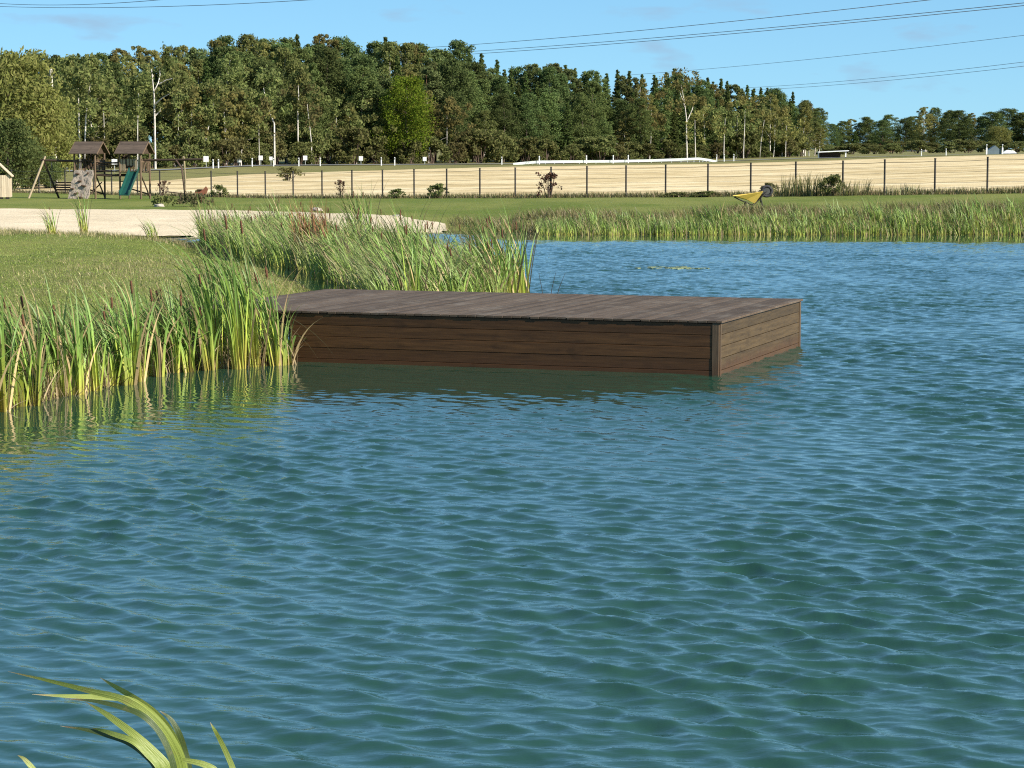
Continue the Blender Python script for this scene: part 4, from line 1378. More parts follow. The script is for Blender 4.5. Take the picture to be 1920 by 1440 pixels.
# low hedge band in front of distant trees
for i in range(16):
    px = 1545 + i * 24 + rt.uniform(-6, 6)
    put_tree('bush', px, 560 + rt.uniform(-40, 40), h=rt.uniform(1.8, 3.4), wmul=1.8, label='low green hedge bush in front of the distant trees, far right', group='hedge bushes far right', vi=int(rt.integers(2)))

# ------------------------------------------------------------------ fence
fence = empty('wire_fence', GP(960, d_fence(960)), 'long wire fence on thin dark posts between lawn and stubble field', 'fence')
fl = Vector(fence.location)
post_px = [-60, 25, 76, 125, 178, 212, 260, 302, 349, 398, 447, 499, 551, 605, 661, 718, 777, 838, 900, 966, 1033, 1100, 1173, 1247, 1326, 1406, 1490, 1578, 1656, 1750, 1848, 1955, 2070]
pos = []
for p in post_px:
    q = Vector(GP(p, d_fence(p)))
    pos.append(q)
    mb = MB()
    b = q - fl
    r = 0.042
    mb.tube([b + Vector((0, 0, -0.3)), b + Vector((0, 0, 1.52))], r, 8)
    mb.tube([b + Vector((0, 0, 1.52)), b + Vector((0, 0, 1.55))], r * 1.25, 8)
    mb.build('post', M['darkmetal'], fence)
for z, r in ((1.42, 0.009), (0.95, 0.006), (0.5, 0.006), (0.12, 0.006), (1.2, 0.004), (0.72, 0.004), (0.3, 0.004)):
    mb = MB()
    for i in range(len(pos) - 1):
        a = pos[i] - fl; b = pos[i + 1] - fl
        pts = [a.lerp(b, s) + Vector((0, -0.034, z - 0.03 * math.sin(math.pi * s))) for s in (0, 0.25, 0.5, 0.75, 1)]
        mb.tube(pts, r, 4, False)
    mb.build('wire', M['wire'], fence)

# ------------------------------------------------------------------ play set
pg_d = 130.0
p0 = GP(143, pg_d)
rzp = -rad(15.5)
play = empty('play_structure', p0, 'brown timber play set with two roofed towers, green slide, climbing wall and swing beams', 'playground set', rz=rzp)
S = 0.0295          # metres per photo pixel there


def tower(x0, kind):
    W_, D_ = 1.24, 1.2
    for ix, iy in ((0, 0), (1, 0), (0, 1), (1, 1)):
        mb = MB()
        mb.tube([(x0 + W_ * ix, D_ * iy, -0.2), (x0 + W_ * ix, D_ * iy, 2.50)], 0.055, 8)
        mb.build('post', M['playwood'], play)
    mb = MB()
    for k in range(9):
        mb.box((x0 + W_ * (k + 0.5) / 9, D_ / 2, 1.45), (W_ / 9 - 0.012, D_ + 0.08, 0.04))
    mb.build('platform', M['playdark'], play)
    # roof: ridge along x
    roof = MB()
    for sgn in (-1, 1):
        for k in range(6):
            s0, s1 = k / 6, (k + 1.15) / 6
            yc = D_ / 2
            a = Vector((x0 + W_ / 2, yc + sgn * (D_ / 2 + 0.22) * (1 - s0), 2.46 + 0.66 * s0 + 0.0))
            b = Vector((x0 + W_ / 2, yc + sgn * (D_ / 2 + 0.22) * (1 - s1), 2.46 + 0.66 * s1))
            m = (a + b) / 2
            dirv = (b - a); L = dirv.length; dirv.normalize()
            nv = Vector((1, 0, 0)).cross(dirv)
            Mx = Matrix((Vector((1, 0, 0)), dirv, nv)).transposed()
            roof.box(m + nv * (0.012 * (1 if nv.z > 0 else -1) * (6 - k) / 6), (W_ + 0.42, L, 0.022), Mx)
    ro = roof.build('roof', M['roofboard'], play)
    for xx in (x0 + 0.01, x0 + W_ - 0.01):
        g = MB()
        g.add([(xx, 0.05, 2.47), (xx, D_ - 0.05, 2.47), (xx, D_ / 2, 3.02), (xx + 0.02, 0.05, 2.47), (xx + 0.02, D_ - 0.05, 2.47), (xx + 0.02, D_ / 2, 3.02)],
              [(0, 2, 1), (3, 4, 5), (0, 1, 4, 3), (1, 2, 5, 4), (2, 0, 3, 5)])
        g.build('gable_board', M['playdark'], ro)
    # rafters edge
    for xx in (x0 + W_ + 0.225, x0 - 0.225):
        e = MB()
        e.bar((xx, -0.22, 2.44), (xx, D_ / 2, 3.11), 0.03, 0.07)
        e.bar((xx, D_ + 0.22, 2.44), (xx, D_ / 2, 3.11), 0.03, 0.07)
        e.build('barge_board', M['playwood'], ro)
    # railings
    for side in ('right', 'back', 'left'):
        mb = MB()
        if side == 'back':
            for k in range(7):
                mb.box((x0 + 0.1 + (W_ - 0.2) * k / 6, D_ - 0.02, 1.82), (0.07, 0.025, 0.72))
            mb.bar((x0, D_ - 0.05, 2.08), (x0 + W_, D_ - 0.05, 2.08), 0.05, 0.07)
        else:
            xx = x0 + W_ - 0.02 if side == 'right' else x0 + 0.02
            for k in range(6):
                mb.box((xx, 0.12 + (D_ - 0.24) * k / 5, 1.80 + (0.06 if k % 2 else 0)), (0.025, 0.08, 0.68))
            mb.bar((xx + 0.03, 0, 2.02), (xx + 0.03, D_, 2.02), 0.04, 0.06)
        mb.build('railing', M['playwood'], play)
    # brace
    mb = MB()
    mb.bar((x0 + W_, 0.06, 1.3), (x0 + W_, D_ - 0.04, 0.1), 0.05, 0.07)
    mb.bar((x0 + 0.02, D_, 0.55), (x0 + W_, D_, 0.22), 0.05, 0.07)
    mb.build('brace', M['playdark'], play)


tower(0.0, 'climb')
TX = 2.72
tower(TX, 'slide')
# climbing wall, leaning out to the front
r = np.random.default_rng(6)
gu, gv = 22, 26
uu, vv = np.meshgrid(np.linspace(0, 1, gu), np.linspace(0, 1, gv))
left = -0.12 + 0.16 * vv; wid = 1.22 - 0.08 * vv
xw = left + wid * uu + 0.02 * np.sin(vv * 19 + uu * 5)
yw = -0.62 * (1 - vv) - 0.06 + 0.022 * np.sin(uu * 11 + vv * 7) * np.sin(vv * 13 - uu * 4) + r.normal(0, 0.009, uu.shape)
zw = 1.55 * vv + 0.02 * np.sin(uu * 9)
Vw = np.stack([xw, yw, zw], -1).reshape(-1, 3)
Vb = Vw + np.array([0, 0.09, 0])
Fw = grid_faces(gv, gu)
nv_ = len(Vw)
ring = [i for i in range(gu)] + [gu * (j + 1) - 1 for j in range(1, gv)] + [gu * (gv - 1) + i for i in range(gu - 2, -1, -1)] + [gu * j for j in range(gv - 2, 0, -1)]
side = np.array([(ring[i], ring[(i + 1) % len(ring)], ring[(i + 1) % len(ring)] + nv_, ring[i] + nv_) for i in range(len(ring))])
cw = fast_mesh('climbing_wall', np.concatenate([Vw, Vb]), np.concatenate([Fw, Fw[:, ::-1] + nv_, side]), M['rockwall'], play)
for (u_, v_, w_) in [(0.22, 0.88, 0.22), (0.75, 0.90, 0.14), (0.42, 0.62, 0.24), (0.68, 0.46, 0.30), (0.14, 0.36, 0.22), (0.4, 0.2, 0.26), (0.66, 0.05, 0.28)]:
    mb = MB()
    cx, cy, cz = -0.12 + 0.16 * v_ + (1.22 - 0.08 * v_) * u_, -0.62 * (1 - v_) - 0.13, 1.55 * v_
    rot = Matrix.Rotation(r.normal(0, 0.25), 3, 'Y')
    mb.box((cx, cy, cz), (w_, 0.12, 0.085), rot)
    mb.build('hold', M['hold'], cw, bevel=0.03)
# slide
sl = MB()
n = 14
prof = []
for i in range(n + 1):
    s = i / n
    y = -0.05 - 1.75 * s
    z = 1.50 - 1.38 * (s if s < 0.86 else 0.86 + (s - 0.86) * 0.25)
    if s > 0.84:
        z = max(0.14, z)
    prof.append((y, z))
xc0, xc1 = TX + 0.36 + 0.30, TX + 0.36 - 0.02
V = []; Fq = []
for i, (y, z) in enumerate(prof):
    s = i / n
    xc = TX + 0.86 + 0.18 * s
    V += [(xc - 0.30, y, z + 0.22), (xc - 0.26, y, z + 0.22), (xc - 0.23, y, z), (xc + 0.23, y, z), (xc + 0.26, y, z + 0.22), (xc + 0.30, y, z + 0.22), (xc + 0.28, y, z - 0.05), (xc - 0.28, y, z - 0.05)]
for i in range(n):
    for k in range(8):
        k2 = (k + 1) % 8
        Fq.append((i * 8 + k, (i + 1) * 8 + k, (i + 1) * 8 + k2, i * 8 + k2))
sl.add(V, Fq)
sl.add([V[k] for k in range(8)], [(0, 1, 2, 7), (2, 3, 6, 7), (3, 4, 5, 6)])
sl.add([V[n * 8 + k] for k in range(8)], [(0, 7, 2, 1), (2, 7, 6, 3), (3, 6, 5, 4)])
sl.build('slide', M['slide'], play)
# ladder rungs beside the slide and front board
for z in (0.3, 0.62, 0.94, 1.25):
    mb = MB()
    mb.tube([(TX + 0.02, -0.02, z), (TX + 0.46, -0.02, z)], 0.03, 6)
    mb.build('ladder_rung', M['playdark'], play)
mb = MB()
for k in range(7):
    if 0.36 < 0.1 + 1.04 * k / 6 < 0.95:
        mb.box((TX + 0.1 + 1.04 * k / 6, 0.10, 2.0), (0.12, 0.025, 0.36))
    else:
        mb.box((TX + 0.1 + 1.04 * k / 6, 0.0, 1.85), (0.12, 0.025, 0.62))
mb.build('railing', M['playlight'], play)
# bridge between the towers
mb = MB()
for z, r_ in ((2.0, 0.045), (1.88, 0.03), (1.55, 0.035), (1.30, 0.05)):
    for yy in (0.12, 1.08):
        mb.tube([(1.24, yy, z), (1.98, yy, z - 0.05), (TX, yy, z)], r_, 6)
mb.build('bridge_rail', M['playdark'], play)
mb = MB()
for k in range(12):
    xx = 1.30 + 1.36 * k / 11
    mb.box((xx, 0.6, 1.36 - 0.05 * math.sin(math.pi * k / 11)), (0.10, 0.95, 0.035))
mb.build('bridge_deck', M['playdark'], play)
mb = MB()
mb.tube([(1.3, 0.7, 0.9), (0.95, 0.4, 0.45), (0.75, 0.1, 0.15)], 0.035, 6)
mb.build('brace', M['playdark'], play)
# swing beams and A-frames
mb = MB(); mb.tube([(-2.28, 0.5, 2.10), (0.0, 0.5, 2.06)], 0.065, 8); mb.build('swing_beam', M['playdark'], play)
mb = MB(); mb.tube([(-2.6, -0.55, -0.15), (-2.05, 0.58, 2.32)], 0.06, 8); mb.build('swing_leg', M['playlight'], play)
mb = MB(); mb.tube([(-1.58, 1.35, -0.15), (-2.12, 0.44, 2.18)], 0.06, 8); mb.build('swing_leg', M['playdark'], play)
mb = MB(); mb.tube([(-2.5, -0.2, 0.62), (-1.72, 1.1, 0.60)], 0.035, 6); mb.build('swing_brace', M['playdark'], play)
RX = TX + 1.24
mb = MB(); mb.tube([(RX, 0.5, 2.1), (RX + 3.45, 0.5, 2.16)], 0.065, 8); mb.build('swing_beam', M['playdark'], play)
mb = MB(); mb.tube([(RX + 1.9, 0.45, 2.1), (RX + 2.35, 0.2, 1.7), (RX + 2.85, -0.5, -0.15)], 0.06, 8); mb.build('swing_leg', M['playdark'], play)
mb = MB(); mb.tube([(RX + 2.3, 0.58, 2.3), (RX + 2.15, 1.1, 1.0), (RX + 2.0, 1.4, -0.15)], 0.055, 8); mb.build('swing_leg', M['playlight'], play)
# hanging bench swing
cr, sr = math.cos(rzp), math.sin(rzp)


def PL(x, y, z):
    return (p0[0] + x * cr - y * sr, p0[1] + x * sr + y * cr, p0[2] + z)


sw = empty('swing_bench', PL(-0.95, 0.5, 0.35), 'dark slatted bench swing hanging left of the climbing wall', 'swing', rz=rzp)
mb = MB()
for k in range(5):
    mb.box((0, -0.22 + k * 0.1, 0.0), (1.5, 0.08, 0.03))
mb.build('seat', M['playdark'], sw)
mb = MB()
for k in range(4):
    mb.box((0.05, 0.24 + 0.03 * k, 0.12 + k * 0.13), (1.35, 0.03, 0.09))
for xx in (-0.6, 0.68):
    mb.bar((xx, 0.22, -0.02), (xx, 0.36, 0.6), 0.05, 0.05)
mb.build('backrest', M['playdark'], sw)
for xx in (-0.68, 0.68):
    mb = MB()
    mb.tube([(xx, -0.2, 0.02), (xx, 0, 1.72)], 0.012, 5)
    mb.tube([(xx, 0.3, 0.3), (xx, 0.0, 1.72)], 0.012, 5)
    mb.build('chain', M['wire'], sw)
# seesaw and spring rider at the right swing
ss = empty('seesaw', GP(330, 128.5), 'dark wooden seesaw plank low in front of the right swing frame', 'seesaw')
mb = MB(); mb.bar((-0.5, 0, 0.42), (1.15, 0.1, 0.25), 0.2, 0.05); mb.build('plank', M['playdark'], ss)
mb = MB(); mb.tube([(0.3, -0.05, -0.1), (0.3, 0.05, 0.33)], 0.06, 6); mb.tube([(0.15, 0.02, 0.0), (0.45, 0.02, 0.0)], 0.05, 6); mb.build('support', M['playdark'], ss)
mb = MB(); mb.bar((-0.38, 0, 0.42), (-0.38, 0, 0.62), 0.03, 0.16); mb.build('handle', M['darkmetal'], ss)
sp = empty('spring_rider', GP(378, 130), 'reddish wooden spring rider at the foot of the right swing frame', 'playground toy')
mb = MB()
mb.add([(-0.35, -0.04, 0.25), (0.3, -0.04, 0.25), (0.42, -0.04, 0.55), (0.3, -0.04, 0.72), (0.12, -0.04, 0.52), (-0.28, -0.04, 0.5), (-0.35, 0.04, 0.25), (0.3, 0.04, 0.25), (0.42, 0.04, 0.55), (0.3, 0.04, 0.72), (0.12, 0.04, 0.52), (-0.28, 0.04, 0.5)],
       [(0, 1, 2, 3, 4, 5), (11, 10, 9, 8, 7, 6)] + [(i, i + 6, (i + 1) % 6 + 6, (i + 1) % 6) for i in range(6)])
mb.build('body', simple('faded red wood', (0.20, 0.07, 0.04), 0.8), sp)
mb = MB(); mb.tube([(0.09 * math.cos(k * 0.8), 0.09 * math.sin(k * 0.8), -0.04 + 0.012 * k) for k in range(26)], 0.014, 5); mb.build('spring', M['darkmetal'], sp)
mb = MB(); mb.box((-0.05, 0, 0.53), (0.3, 0.24, 0.04)); mb.build('seat', M['playdark'], sp)

# timber hut at the left edge
hd = 127.0
hp = GP(22, hd)
hut = empty('timber_hut', hp, 'pale timber play hut of upright boards at the left edge of the lawn', 'hut', rz=rad(9))
mb = MB()
for k in range(22):
    mb.box((-0.055 - 0.11 * k, 0.0, 0.70), (0.10, 0.03, 1.18))
for k in range(16):
    mb.box((0.0, 0.07 + 0.11 * k, 0.70 + 0.0), (0.03, 0.10, 1.18))
mb.build('wall', M['paleboard'], hut)
for k in (0, 7, 14, 21):
    mb = MB()
    mb.box((-0.055 - 0.11 * k, 0.03, 1.30 + (0.05 * k if k < 15 else 0.02 * k)), (0.09, 0.05, 0.20 + (0.09 * k if k < 15 else 0.03 * k)))
    mb.build('gable_stud', M['paleboard'], hut)
mb = MB()
a, b = Vector((0.12, -0.12, 1.20)), Vector((-1.6, -0.12, 2.85))
mb.add([a, a + Vector((0, 2.1, 0)), b + Vector((0, 2.1, 0)), b, a + Vector((0, 0, 0.05)), a + Vector((0, 2.1, 0.05)), b + Vector((0, 2.1, 0.05)), b + Vector((0, 0, 0.05))],
       [(0, 1, 2, 3), (7, 6, 5, 4), (0, 4, 5, 1), (1, 5, 6, 2), (2, 6, 7, 3), (3, 7, 4, 0)])
c_ = Vector((-3.3, -0.12, 1.2))
mb.add([c_, c_ + Vector((0, 2.1, 0)), b + Vector((0, 2.1, 0)), b, c_ + Vector((0, 0, 0.05)), c_ + Vector((0, 2.1, 0.05)), b + Vector((0, 2.1, 0.048)), b + Vector((0, 0, 0.048))],
       [(3, 2, 1, 0), (4, 5, 6, 7), (1, 5, 4, 0), (2, 6, 5, 1), (0, 4, 7, 3)])
mb.build('roof', M['paleboard'], hut)
for xx in (-0.15, -0.5, -1.2, -2.2):
    mb = MB()
    mb.box((xx, 0.15, 0.04), (0.2, 0.2, 0.14))
    mb.build('foundation_block', M['darkmetal'], hut)

# utility pole
pp_ = GP(108, 186)
pole = empty('utility_pole', pp_, 'pale concrete utility pole leaning slightly left in front of the forest', 'utility pole')
mb = MB(); mb.tube([(0, 0, -0.3), (-0.1, 0, 4), (-0.24, 0, (285 - 131) * 186 / F + CAMZ - pp_[2])], [0.19, 0.15, 0.11], 8); mb.build('shaft', M['concrete'], pole)
mb = MB(); ztop = (285 - 131) * 186 / F + CAMZ - pp_[2]; mb.bar((-0.55, 0, ztop - 0.5), (0.1, 0, ztop - 0.5), 0.07, 0.07); mb.build('crossarm', M['darkmetal'], pole)

# ------------------------------------------------------------------ roadside things
def road_d(px):
    return float(np.interp(px, ST, DT)) + 26


sign_rows = [(218, 304, 0.75, 'between the two play towers'), (389, 298, 0.8, 'above the right swing beam'), (451, 300, 0.7, 'at the bend of the road'), (491, 296, 0.7, 'left of the dark roadside scrub'), (510, 297, 0.55, 'close beside another sign near the scrub'),
             (574, 296, 0.7, 'right of the dark roadside scrub'), (678, 297, 0.7, 'left of the yellow green maple'), (797, 298, 0.65, 'right of the yellow green maple')]
proto = None
for (px, v, w, lb) in sign_rows:
    d = road_d(px) + (12 if px > 300 else 0)
    g = GP(px, d)
    topz = CAMZ + (285 - v) * d / F - g[2]
    if proto is None or True:
        r_ = empty('road_sign', g, f'small white square sign on a thin post {lb}', 'road sign', 'white signs along the road')
        mb = MB(); mb.tube([(0, 0, -0.2), (0, 0, topz)], 0.03, 6); mb.build('sign_post', M['rail'], r_)
        mb = MB(); mb.box((0, -0.045, topz), (w * 0.72, 0.02, w * 0.78)); mb.build('sign_panel', M['white'], r_, bevel=0.006)
for (px, lb) in [(402, 'where the road enters behind the swing'), (412, 'right of the swing frame'), (475, 'at the road bend'), (515, 'beside the sign near the scrub'), (562, 'just right of the scrub'), (602, 'between two white signs'), (716, 'before the maple'), (741, 'at the foot of the maple'), (941, 'left of the guard rail'),
                 (1342, 'right of the guard rail end'), (1356, 'in a pair right of the guard rail'), (1374, 'above the wheelbarrow'), (1724, 'left of the grey bus stop, above the field'), (1770, 'in the verge nearer the grey bus stop')]:
    d = road_d(px) + 2
    g = GP(px, d)
    r_ = empty('roadside_post', g, f'short white delineator post {lb}', 'delineator post', 'white delineator posts')
    mb = MB(); mb.box((0, 0, 0.42), (0.13, 0.08, 1.1)); mb.build('shaft', M['white'], r_, bevel=0.02)
    mb = MB(); mb.box((0, -0.045, 0.78), (0.08, 0.012, 0.16)); mb.build('reflector', M['rubber'], r_)
# guard rail
gr = empty('guard_rail', GP(1170, road_d(1170)), 'long white road guard rail with ends sloping to the ground', 'guard rail')
go = Vector(gr.location)
cpts = []
for px, v in [(962, 308), (985, 305.5), (1010, 303.5), (1060, 303), (1150, 302.5), (1220, 301), (1275, 299), (1310, 297.5), (1328, 300), (1342, 303.5)]:
    d = road_d(px)
    q = Vector(PY(px, v, d)); g = gz(q.x, q.y)
    q.z = max(q.z, g + 0.05)
    cpts.append(q - go)
mb = MB()
for i in range(len(cpts) - 1):
    a, b = cpts[i], cpts[i + 1]
    for dz, hh, yy in ((0.10, 0.11, 0), (-0.0, 0.10, 0.03), (-0.10, 0.11, 0)):
        mb.bar(a + Vector((0, yy, dz)), b + Vector((0, yy, dz)), 0.05, hh)
mb.build('rail', M['rail'], gr)
for i in range(26):
    s = (i + 0.5) / 26 * (len(cpts) - 1); k = min(int(s), len(cpts) - 2)
    q = cpts[k].lerp(cpts[k + 1], s - k)
    w = q + go
    g = gz(w.x, w.y)
    mb = MB(); mb.box((q.x, q.y + 0.09, (g - 0.3 + w.z + 0.06) / 2 - go.z), (0.09, 0.08, w.z + 0.06 - g + 0.3)); mb.build('rail_post', M['rail'], gr)
for px, lb in [(1011, 'at the left end'), (1099, 'left of the middle'), (1149, 'at the middle'), (1177, 'right of the middle')]:
    d = road_d(px) - 0.6
    g = GP(px, d)
    r_ = empty('roadside_post', g, f'white marker post in front of the guard rail {lb}', 'delineator post', 'white delineator posts')
    mb = MB(); mb.box((0, 0, 0.45), (0.15, 0.08, 1.2)); mb.build('shaft', M['white'], r_, bevel=0.02)
    mb = MB(); mb.box((0, -0.045, 0.8), (0.09, 0.012, 0.16)); mb.build('reflector', M['rail'], r_)
g = GP(1001, 345)
r_ = empty('roadside_post', g, 'grey marker pole before the trees at the left end of the guard rail', 'marker pole')
mb = MB(); mb.tube([(0, 0, -0.2), (0, 0, 2.1)], 0.06, 6); mb.build('shaft', M['rail'], r_)
mb = MB(); mb.tube([(0, 0, 2.1), (0, 0, 2.16)], 0.08, 6); mb.build('cap', M['rail'], r_)

# bus shelter with flat roof
g = GP(1558, 338)
bs = empty('bus_shelter', g, 'low flat roofed white shelter open to the field at the forest tip', 'shelter')
for xx, hh in ((-2.0, 0.75), (1.9, 0.95)):
    mb = MB(); mb.box((xx, 0, hh / 2 - 0.1), (0.16, 0.16, hh + 0.2)); mb.build('shelter_post', M['white'], bs)
mb = MB(); mb.bar((-2.15, 0, 0.82), (2.25, 0.1, 1.02), 1.6, 0.12); mb.build('roof', M['white'], bs)
mb = MB(); mb.box((-0.3, 0.7, 0.35), (3.1, 0.08, 0.8)); mb.build('back_wall', M['playdark'], bs)
# little blue-grey shelter with two white pillars
g = GP(1859, 338)
b2 = empty('roadside_stall', g, 'blue grey gabled stall between two white pillars at the far right', 'stall')
mb = MB()
w2, h2 = 0.95, 1.05
mb.add([(-w2, -0.5, -0.1), (w2, -0.5, -0.1), (w2, -0.5, 0.55), (0.1, -0.5, h2 + 0.2), (-w2, -0.5, 0.55), (-w2, 0.9, -0.1), (w2, 0.9, -0.1), (w2, 0.9, 0.55), (0.1, 0.9, h2 + 0.2), (-w2, 0.9, 0.55)],
       [(0, 1, 2, 3, 4), (9, 8, 7, 6, 5), (0, 5, 6, 1), (1, 6, 7, 2), (2, 7, 8, 3), (3, 8, 9, 4), (4, 9, 5, 0)])
mb.build('body', M['slate'], b2)
for xx in (-1.15, 1.12):
    mb = MB(); mb.box((xx, -0.6, 0.42), (0.2, 0.2, 1.05)); mb.build('pillar', M['white'], b2)
for xx in (-1.15, 1.12):
    mb = MB(); mb.tube([(xx, -0.6, 0.94), (xx, -0.6, 1.3)], 0.035, 6); mb.tube([(xx, -0.6, 1.3), (xx, -0.6, 1.42)], [0.12, 0.05], 6); mb.build('lamp', M['white'], b2)
g = GP(1885, 340)
cv = empty('covered_heap', g, 'low white tarpaulin heap right of the blue grey stall', 'tarpaulin')
r = np.random.default_rng(9)
gx, gy = np.meshgrid(np.linspace(-1.4, 1.5, 16), np.linspace(-0.8, 0.8, 10))
hz_ = 0.62 * np.exp(-(gx / 0.8) ** 2 - (gy / 0.5) ** 2) + 0.3 * np.exp(-((gx - 0.9) / 0.4) ** 2 - (gy / 0.4) ** 2) + r.normal(0, 0.02, gx.shape) - 0.03
fast_mesh('sheet', np.stack([gx, gy, hz_], -1).reshape(-1, 3), grid_faces(10, 16), M['white'], cv, smooth=True)
# houses far right
def house(px, d, W, D, H, RH, wall, roof, label, rz):
    g = GP(px, d)
    h = empty('house', g, label, 'house', rz=rz)
    mb = MB()
    w, dd = W / 2, D / 2
    mb.add([(-w, -dd, -0.5), (w, -dd, -0.5), (w, dd, -0.5), (-w, dd, -0.5), (-w, -dd, H), (w, -dd, H), (w, dd, H), (-w, dd, H), (-w, 0, H + RH), (w, 0, H + RH)],
           [(0, 1, 5, 4), (2, 3, 7, 6), (1, 2, 6, 9, 5), (3, 0, 4, 8, 7)])
    mb.build('wall', wall, h)
    mb = MB()
    for s in (-1, 1):
        a = Vector((0, s * (dd + 0.5), H - 0.35)); b = Vector((0, 0, H + RH + 0.05))
        dv = (b - a); L = dv.length; dv.normalize()
        nv = Vector((1, 0, 0)).cross(dv)
        Mx = Matrix((Vector((1, 0, 0)), dv, nv)).transposed()
        mb.box((a + b) / 2 + Vector((0, 0, 0.08)), (W + 1.0, L, 0.14), Mx)
    ro = mb.build('roof', roof, h)
    mb = MB(); mb.box((w * 0.4, 0.4, H + RH + 0.2), (0.6, 0.6, 1.6)); mb.build('chimney', M['brickwall'], ro)
    for xx in (-w * 0.55, 0, w * 0.55):
        mb = MB(); mb.box((xx, -dd - 0.02, H * 0.5), (1.1, 0.06, 1.3)); mb.build('window', M['glass'], h)
    return h


house(1651, 960, 7, 7, 2.2, 3.0, M['brickwall'], M['redroof'], 'house with red tiled roof half hidden by distant trees', 0.5)
house(1715, 955, 8, 7, 2.2, 2.3, M['housewall'], M['slate'], 'house with blue grey roof half hidden by distant trees', -0.35)

# ------------------------------------------------------------------ shrubs by the fence and lawn things
rs = np.random.default_rng(12)
SH = {'green': bush('fence_shrub', rs, 1.0, 1.3, 22, 900, 0.12, M['shrubleaf']), 'red': bush('fence_shrub', rs, 1.4, 1.5, 14, 380, 0.12, M['purpleleaf'], 9), 'weed': clump_proto(rs, 120, 1.15, 0.75, M['drygrass'], 0, 1.5, name='weed_clump', lean=0.35, deadr=0.3),
      'dark': bush('scrub_bush', rs, 1.8, 2.2, 26, 900, 0.16, M['rustleaf'], 10)}
for (px, v, h, wd, kd, lb) in [(822, 370, 0.75, 1.0, 'green', 'small rounded green shrub at the fence left of the middle'), (746, 371, 0.5, 0.8, 'green', 'low shrub with one thin shoot at the fence'), (1030, 366, 1.25, 0.95, 'red', 'reddish sapling shrub at a fence post'),
                               (413, 369, 0.7, 0.8, 'green', 'small green shrub right of the right swing frame'), (640, 368, 1.0, 0.5, 'red', 'thin reddish sapling at the fence'), (543, 335, 1.15, 1.15, 'dark', 'dark roadside scrub bush at the field edge'),
                               (308, 366, 0.9, 0.6, 'red', 'thin purple leaved sapling beside the slide tower'), (1475, 364, 0.7, 1.0, 'weed', 'brown weed clump just right of the wheelbarrow'), (1500, 362, 1.15, 1.3, 'weed', 'tall dry weed clump at the fence right of the wheelbarrow'), (1532, 362, 1.1, 1.1, 'weed', 'second tall dry weed clump at the fence'),
                               (1560, 362, 0.9, 1.1, 'green', 'leafy green weed clump between two fence posts'), (1600, 364, 0.8, 1.0, 'weed', 'thin reddish weed clump at the right part of the fence'), (1690, 364, 0.55, 1.0, 'weed', 'low weeds by the second fence post from the right'), (1440, 366, 0.6, 0.8, 'green', 'low green weeds behind the wheelbarrow'),
                               (1270, 366, 0.22, 1.2, 'green', 'flat green weeds at the fence, left of the wheelbarrow'), (1325, 366, 0.26, 1.3, 'green', 'dark low weeds at a fence post left of the wheelbarrow')]:
    d = d_fence(px) + (-0.4 if kd != 'dark' else 60)
    g = GP(px, d)
    pr = SH[kd]
    bh_ = {'green': 1.0, 'red': 1.4, 'weed': 1.2, 'dark': 1.8}[kd]
    place(pr, usedt, g, rs.random() * 6, (wd, wd, h / bh_), lb, 'shrub')
g = GP(330, 108)
place(bush('weedy_mound', rs, 0.55, 1.9, 18, 600, 0.12, M['weedleaf'], 10), usedt, (g[0] + 0.9, g[1], g[2]), 0, (1, 0.7, 1), 'yellowish weedy mound at the beach edge before the seesaw', 'weeds')
place(bush('weedy_mound', rs, 0.5, 1.3, 16, 500, 0.11, M['bushleaf'], 8), usedt, (g[0] - 0.55, g[1], g[2]), 0, (1, 0.7, 1), 'dark green weedy mound at the beach edge before the slide', 'weeds')


def rock(px, d, r_, label, sq=0.5):
    g = GP(px, d)
    rr = np.random.default_rng(px)
    import bmesh
    bm = bmesh.new()
    bmesh.ops.create_icosphere(bm, subdivisions=3, radius=r_)
    for v in bm.verts:
        p = v.co / r_
        k = 1 + 0.16 * math.sin(p.x * 4 + px) * math.cos(p.y * 5) + 0.1 * math.sin(p.z * 7 + p.x * 3)
        v.co = Vector((v.co.x * k, v.co.y * k * 0.8, v.co.z * k * sq))
    me = bpy.data.meshes.new('rock'); bm.to_mesh(me); bm.free()
    for p in me.polygons:
        p.use_smooth = True
    me.materials.append(M['stone'])
    o = bpy.data.objects.new('rock', me); COL.objects.link(o)
    o.location = (g[0], g[1], g[2] + r_ * sq * 0.25)
    tag(o, label, 'rock')


rock(594, 99, 0.24, 'pale stone on the lawn behind the beach')
rock(300, 107, 0.22, 'dark stone in the weedy mound at the beach edge')
rock(560, 95.5, 0.16, 'small stone on the edge of the sand', 0.4)
rock(745, 91.5, 0.2, 'grey stone where the sand meets the lawn', 0.4)

# wheelbarrow
wp = GP(1405, 90.5)
wb = empty('wheelbarrow', wp, 'yellow wheelbarrow tipped forward on the far bank', 'wheelbarrow', rz=0.0)
K = 90.5 / F


def L2(u, v, y):
    return ((u - 1405) * K, y, CAMZ + (285 - v) * K - wp[2])


tray = MB()
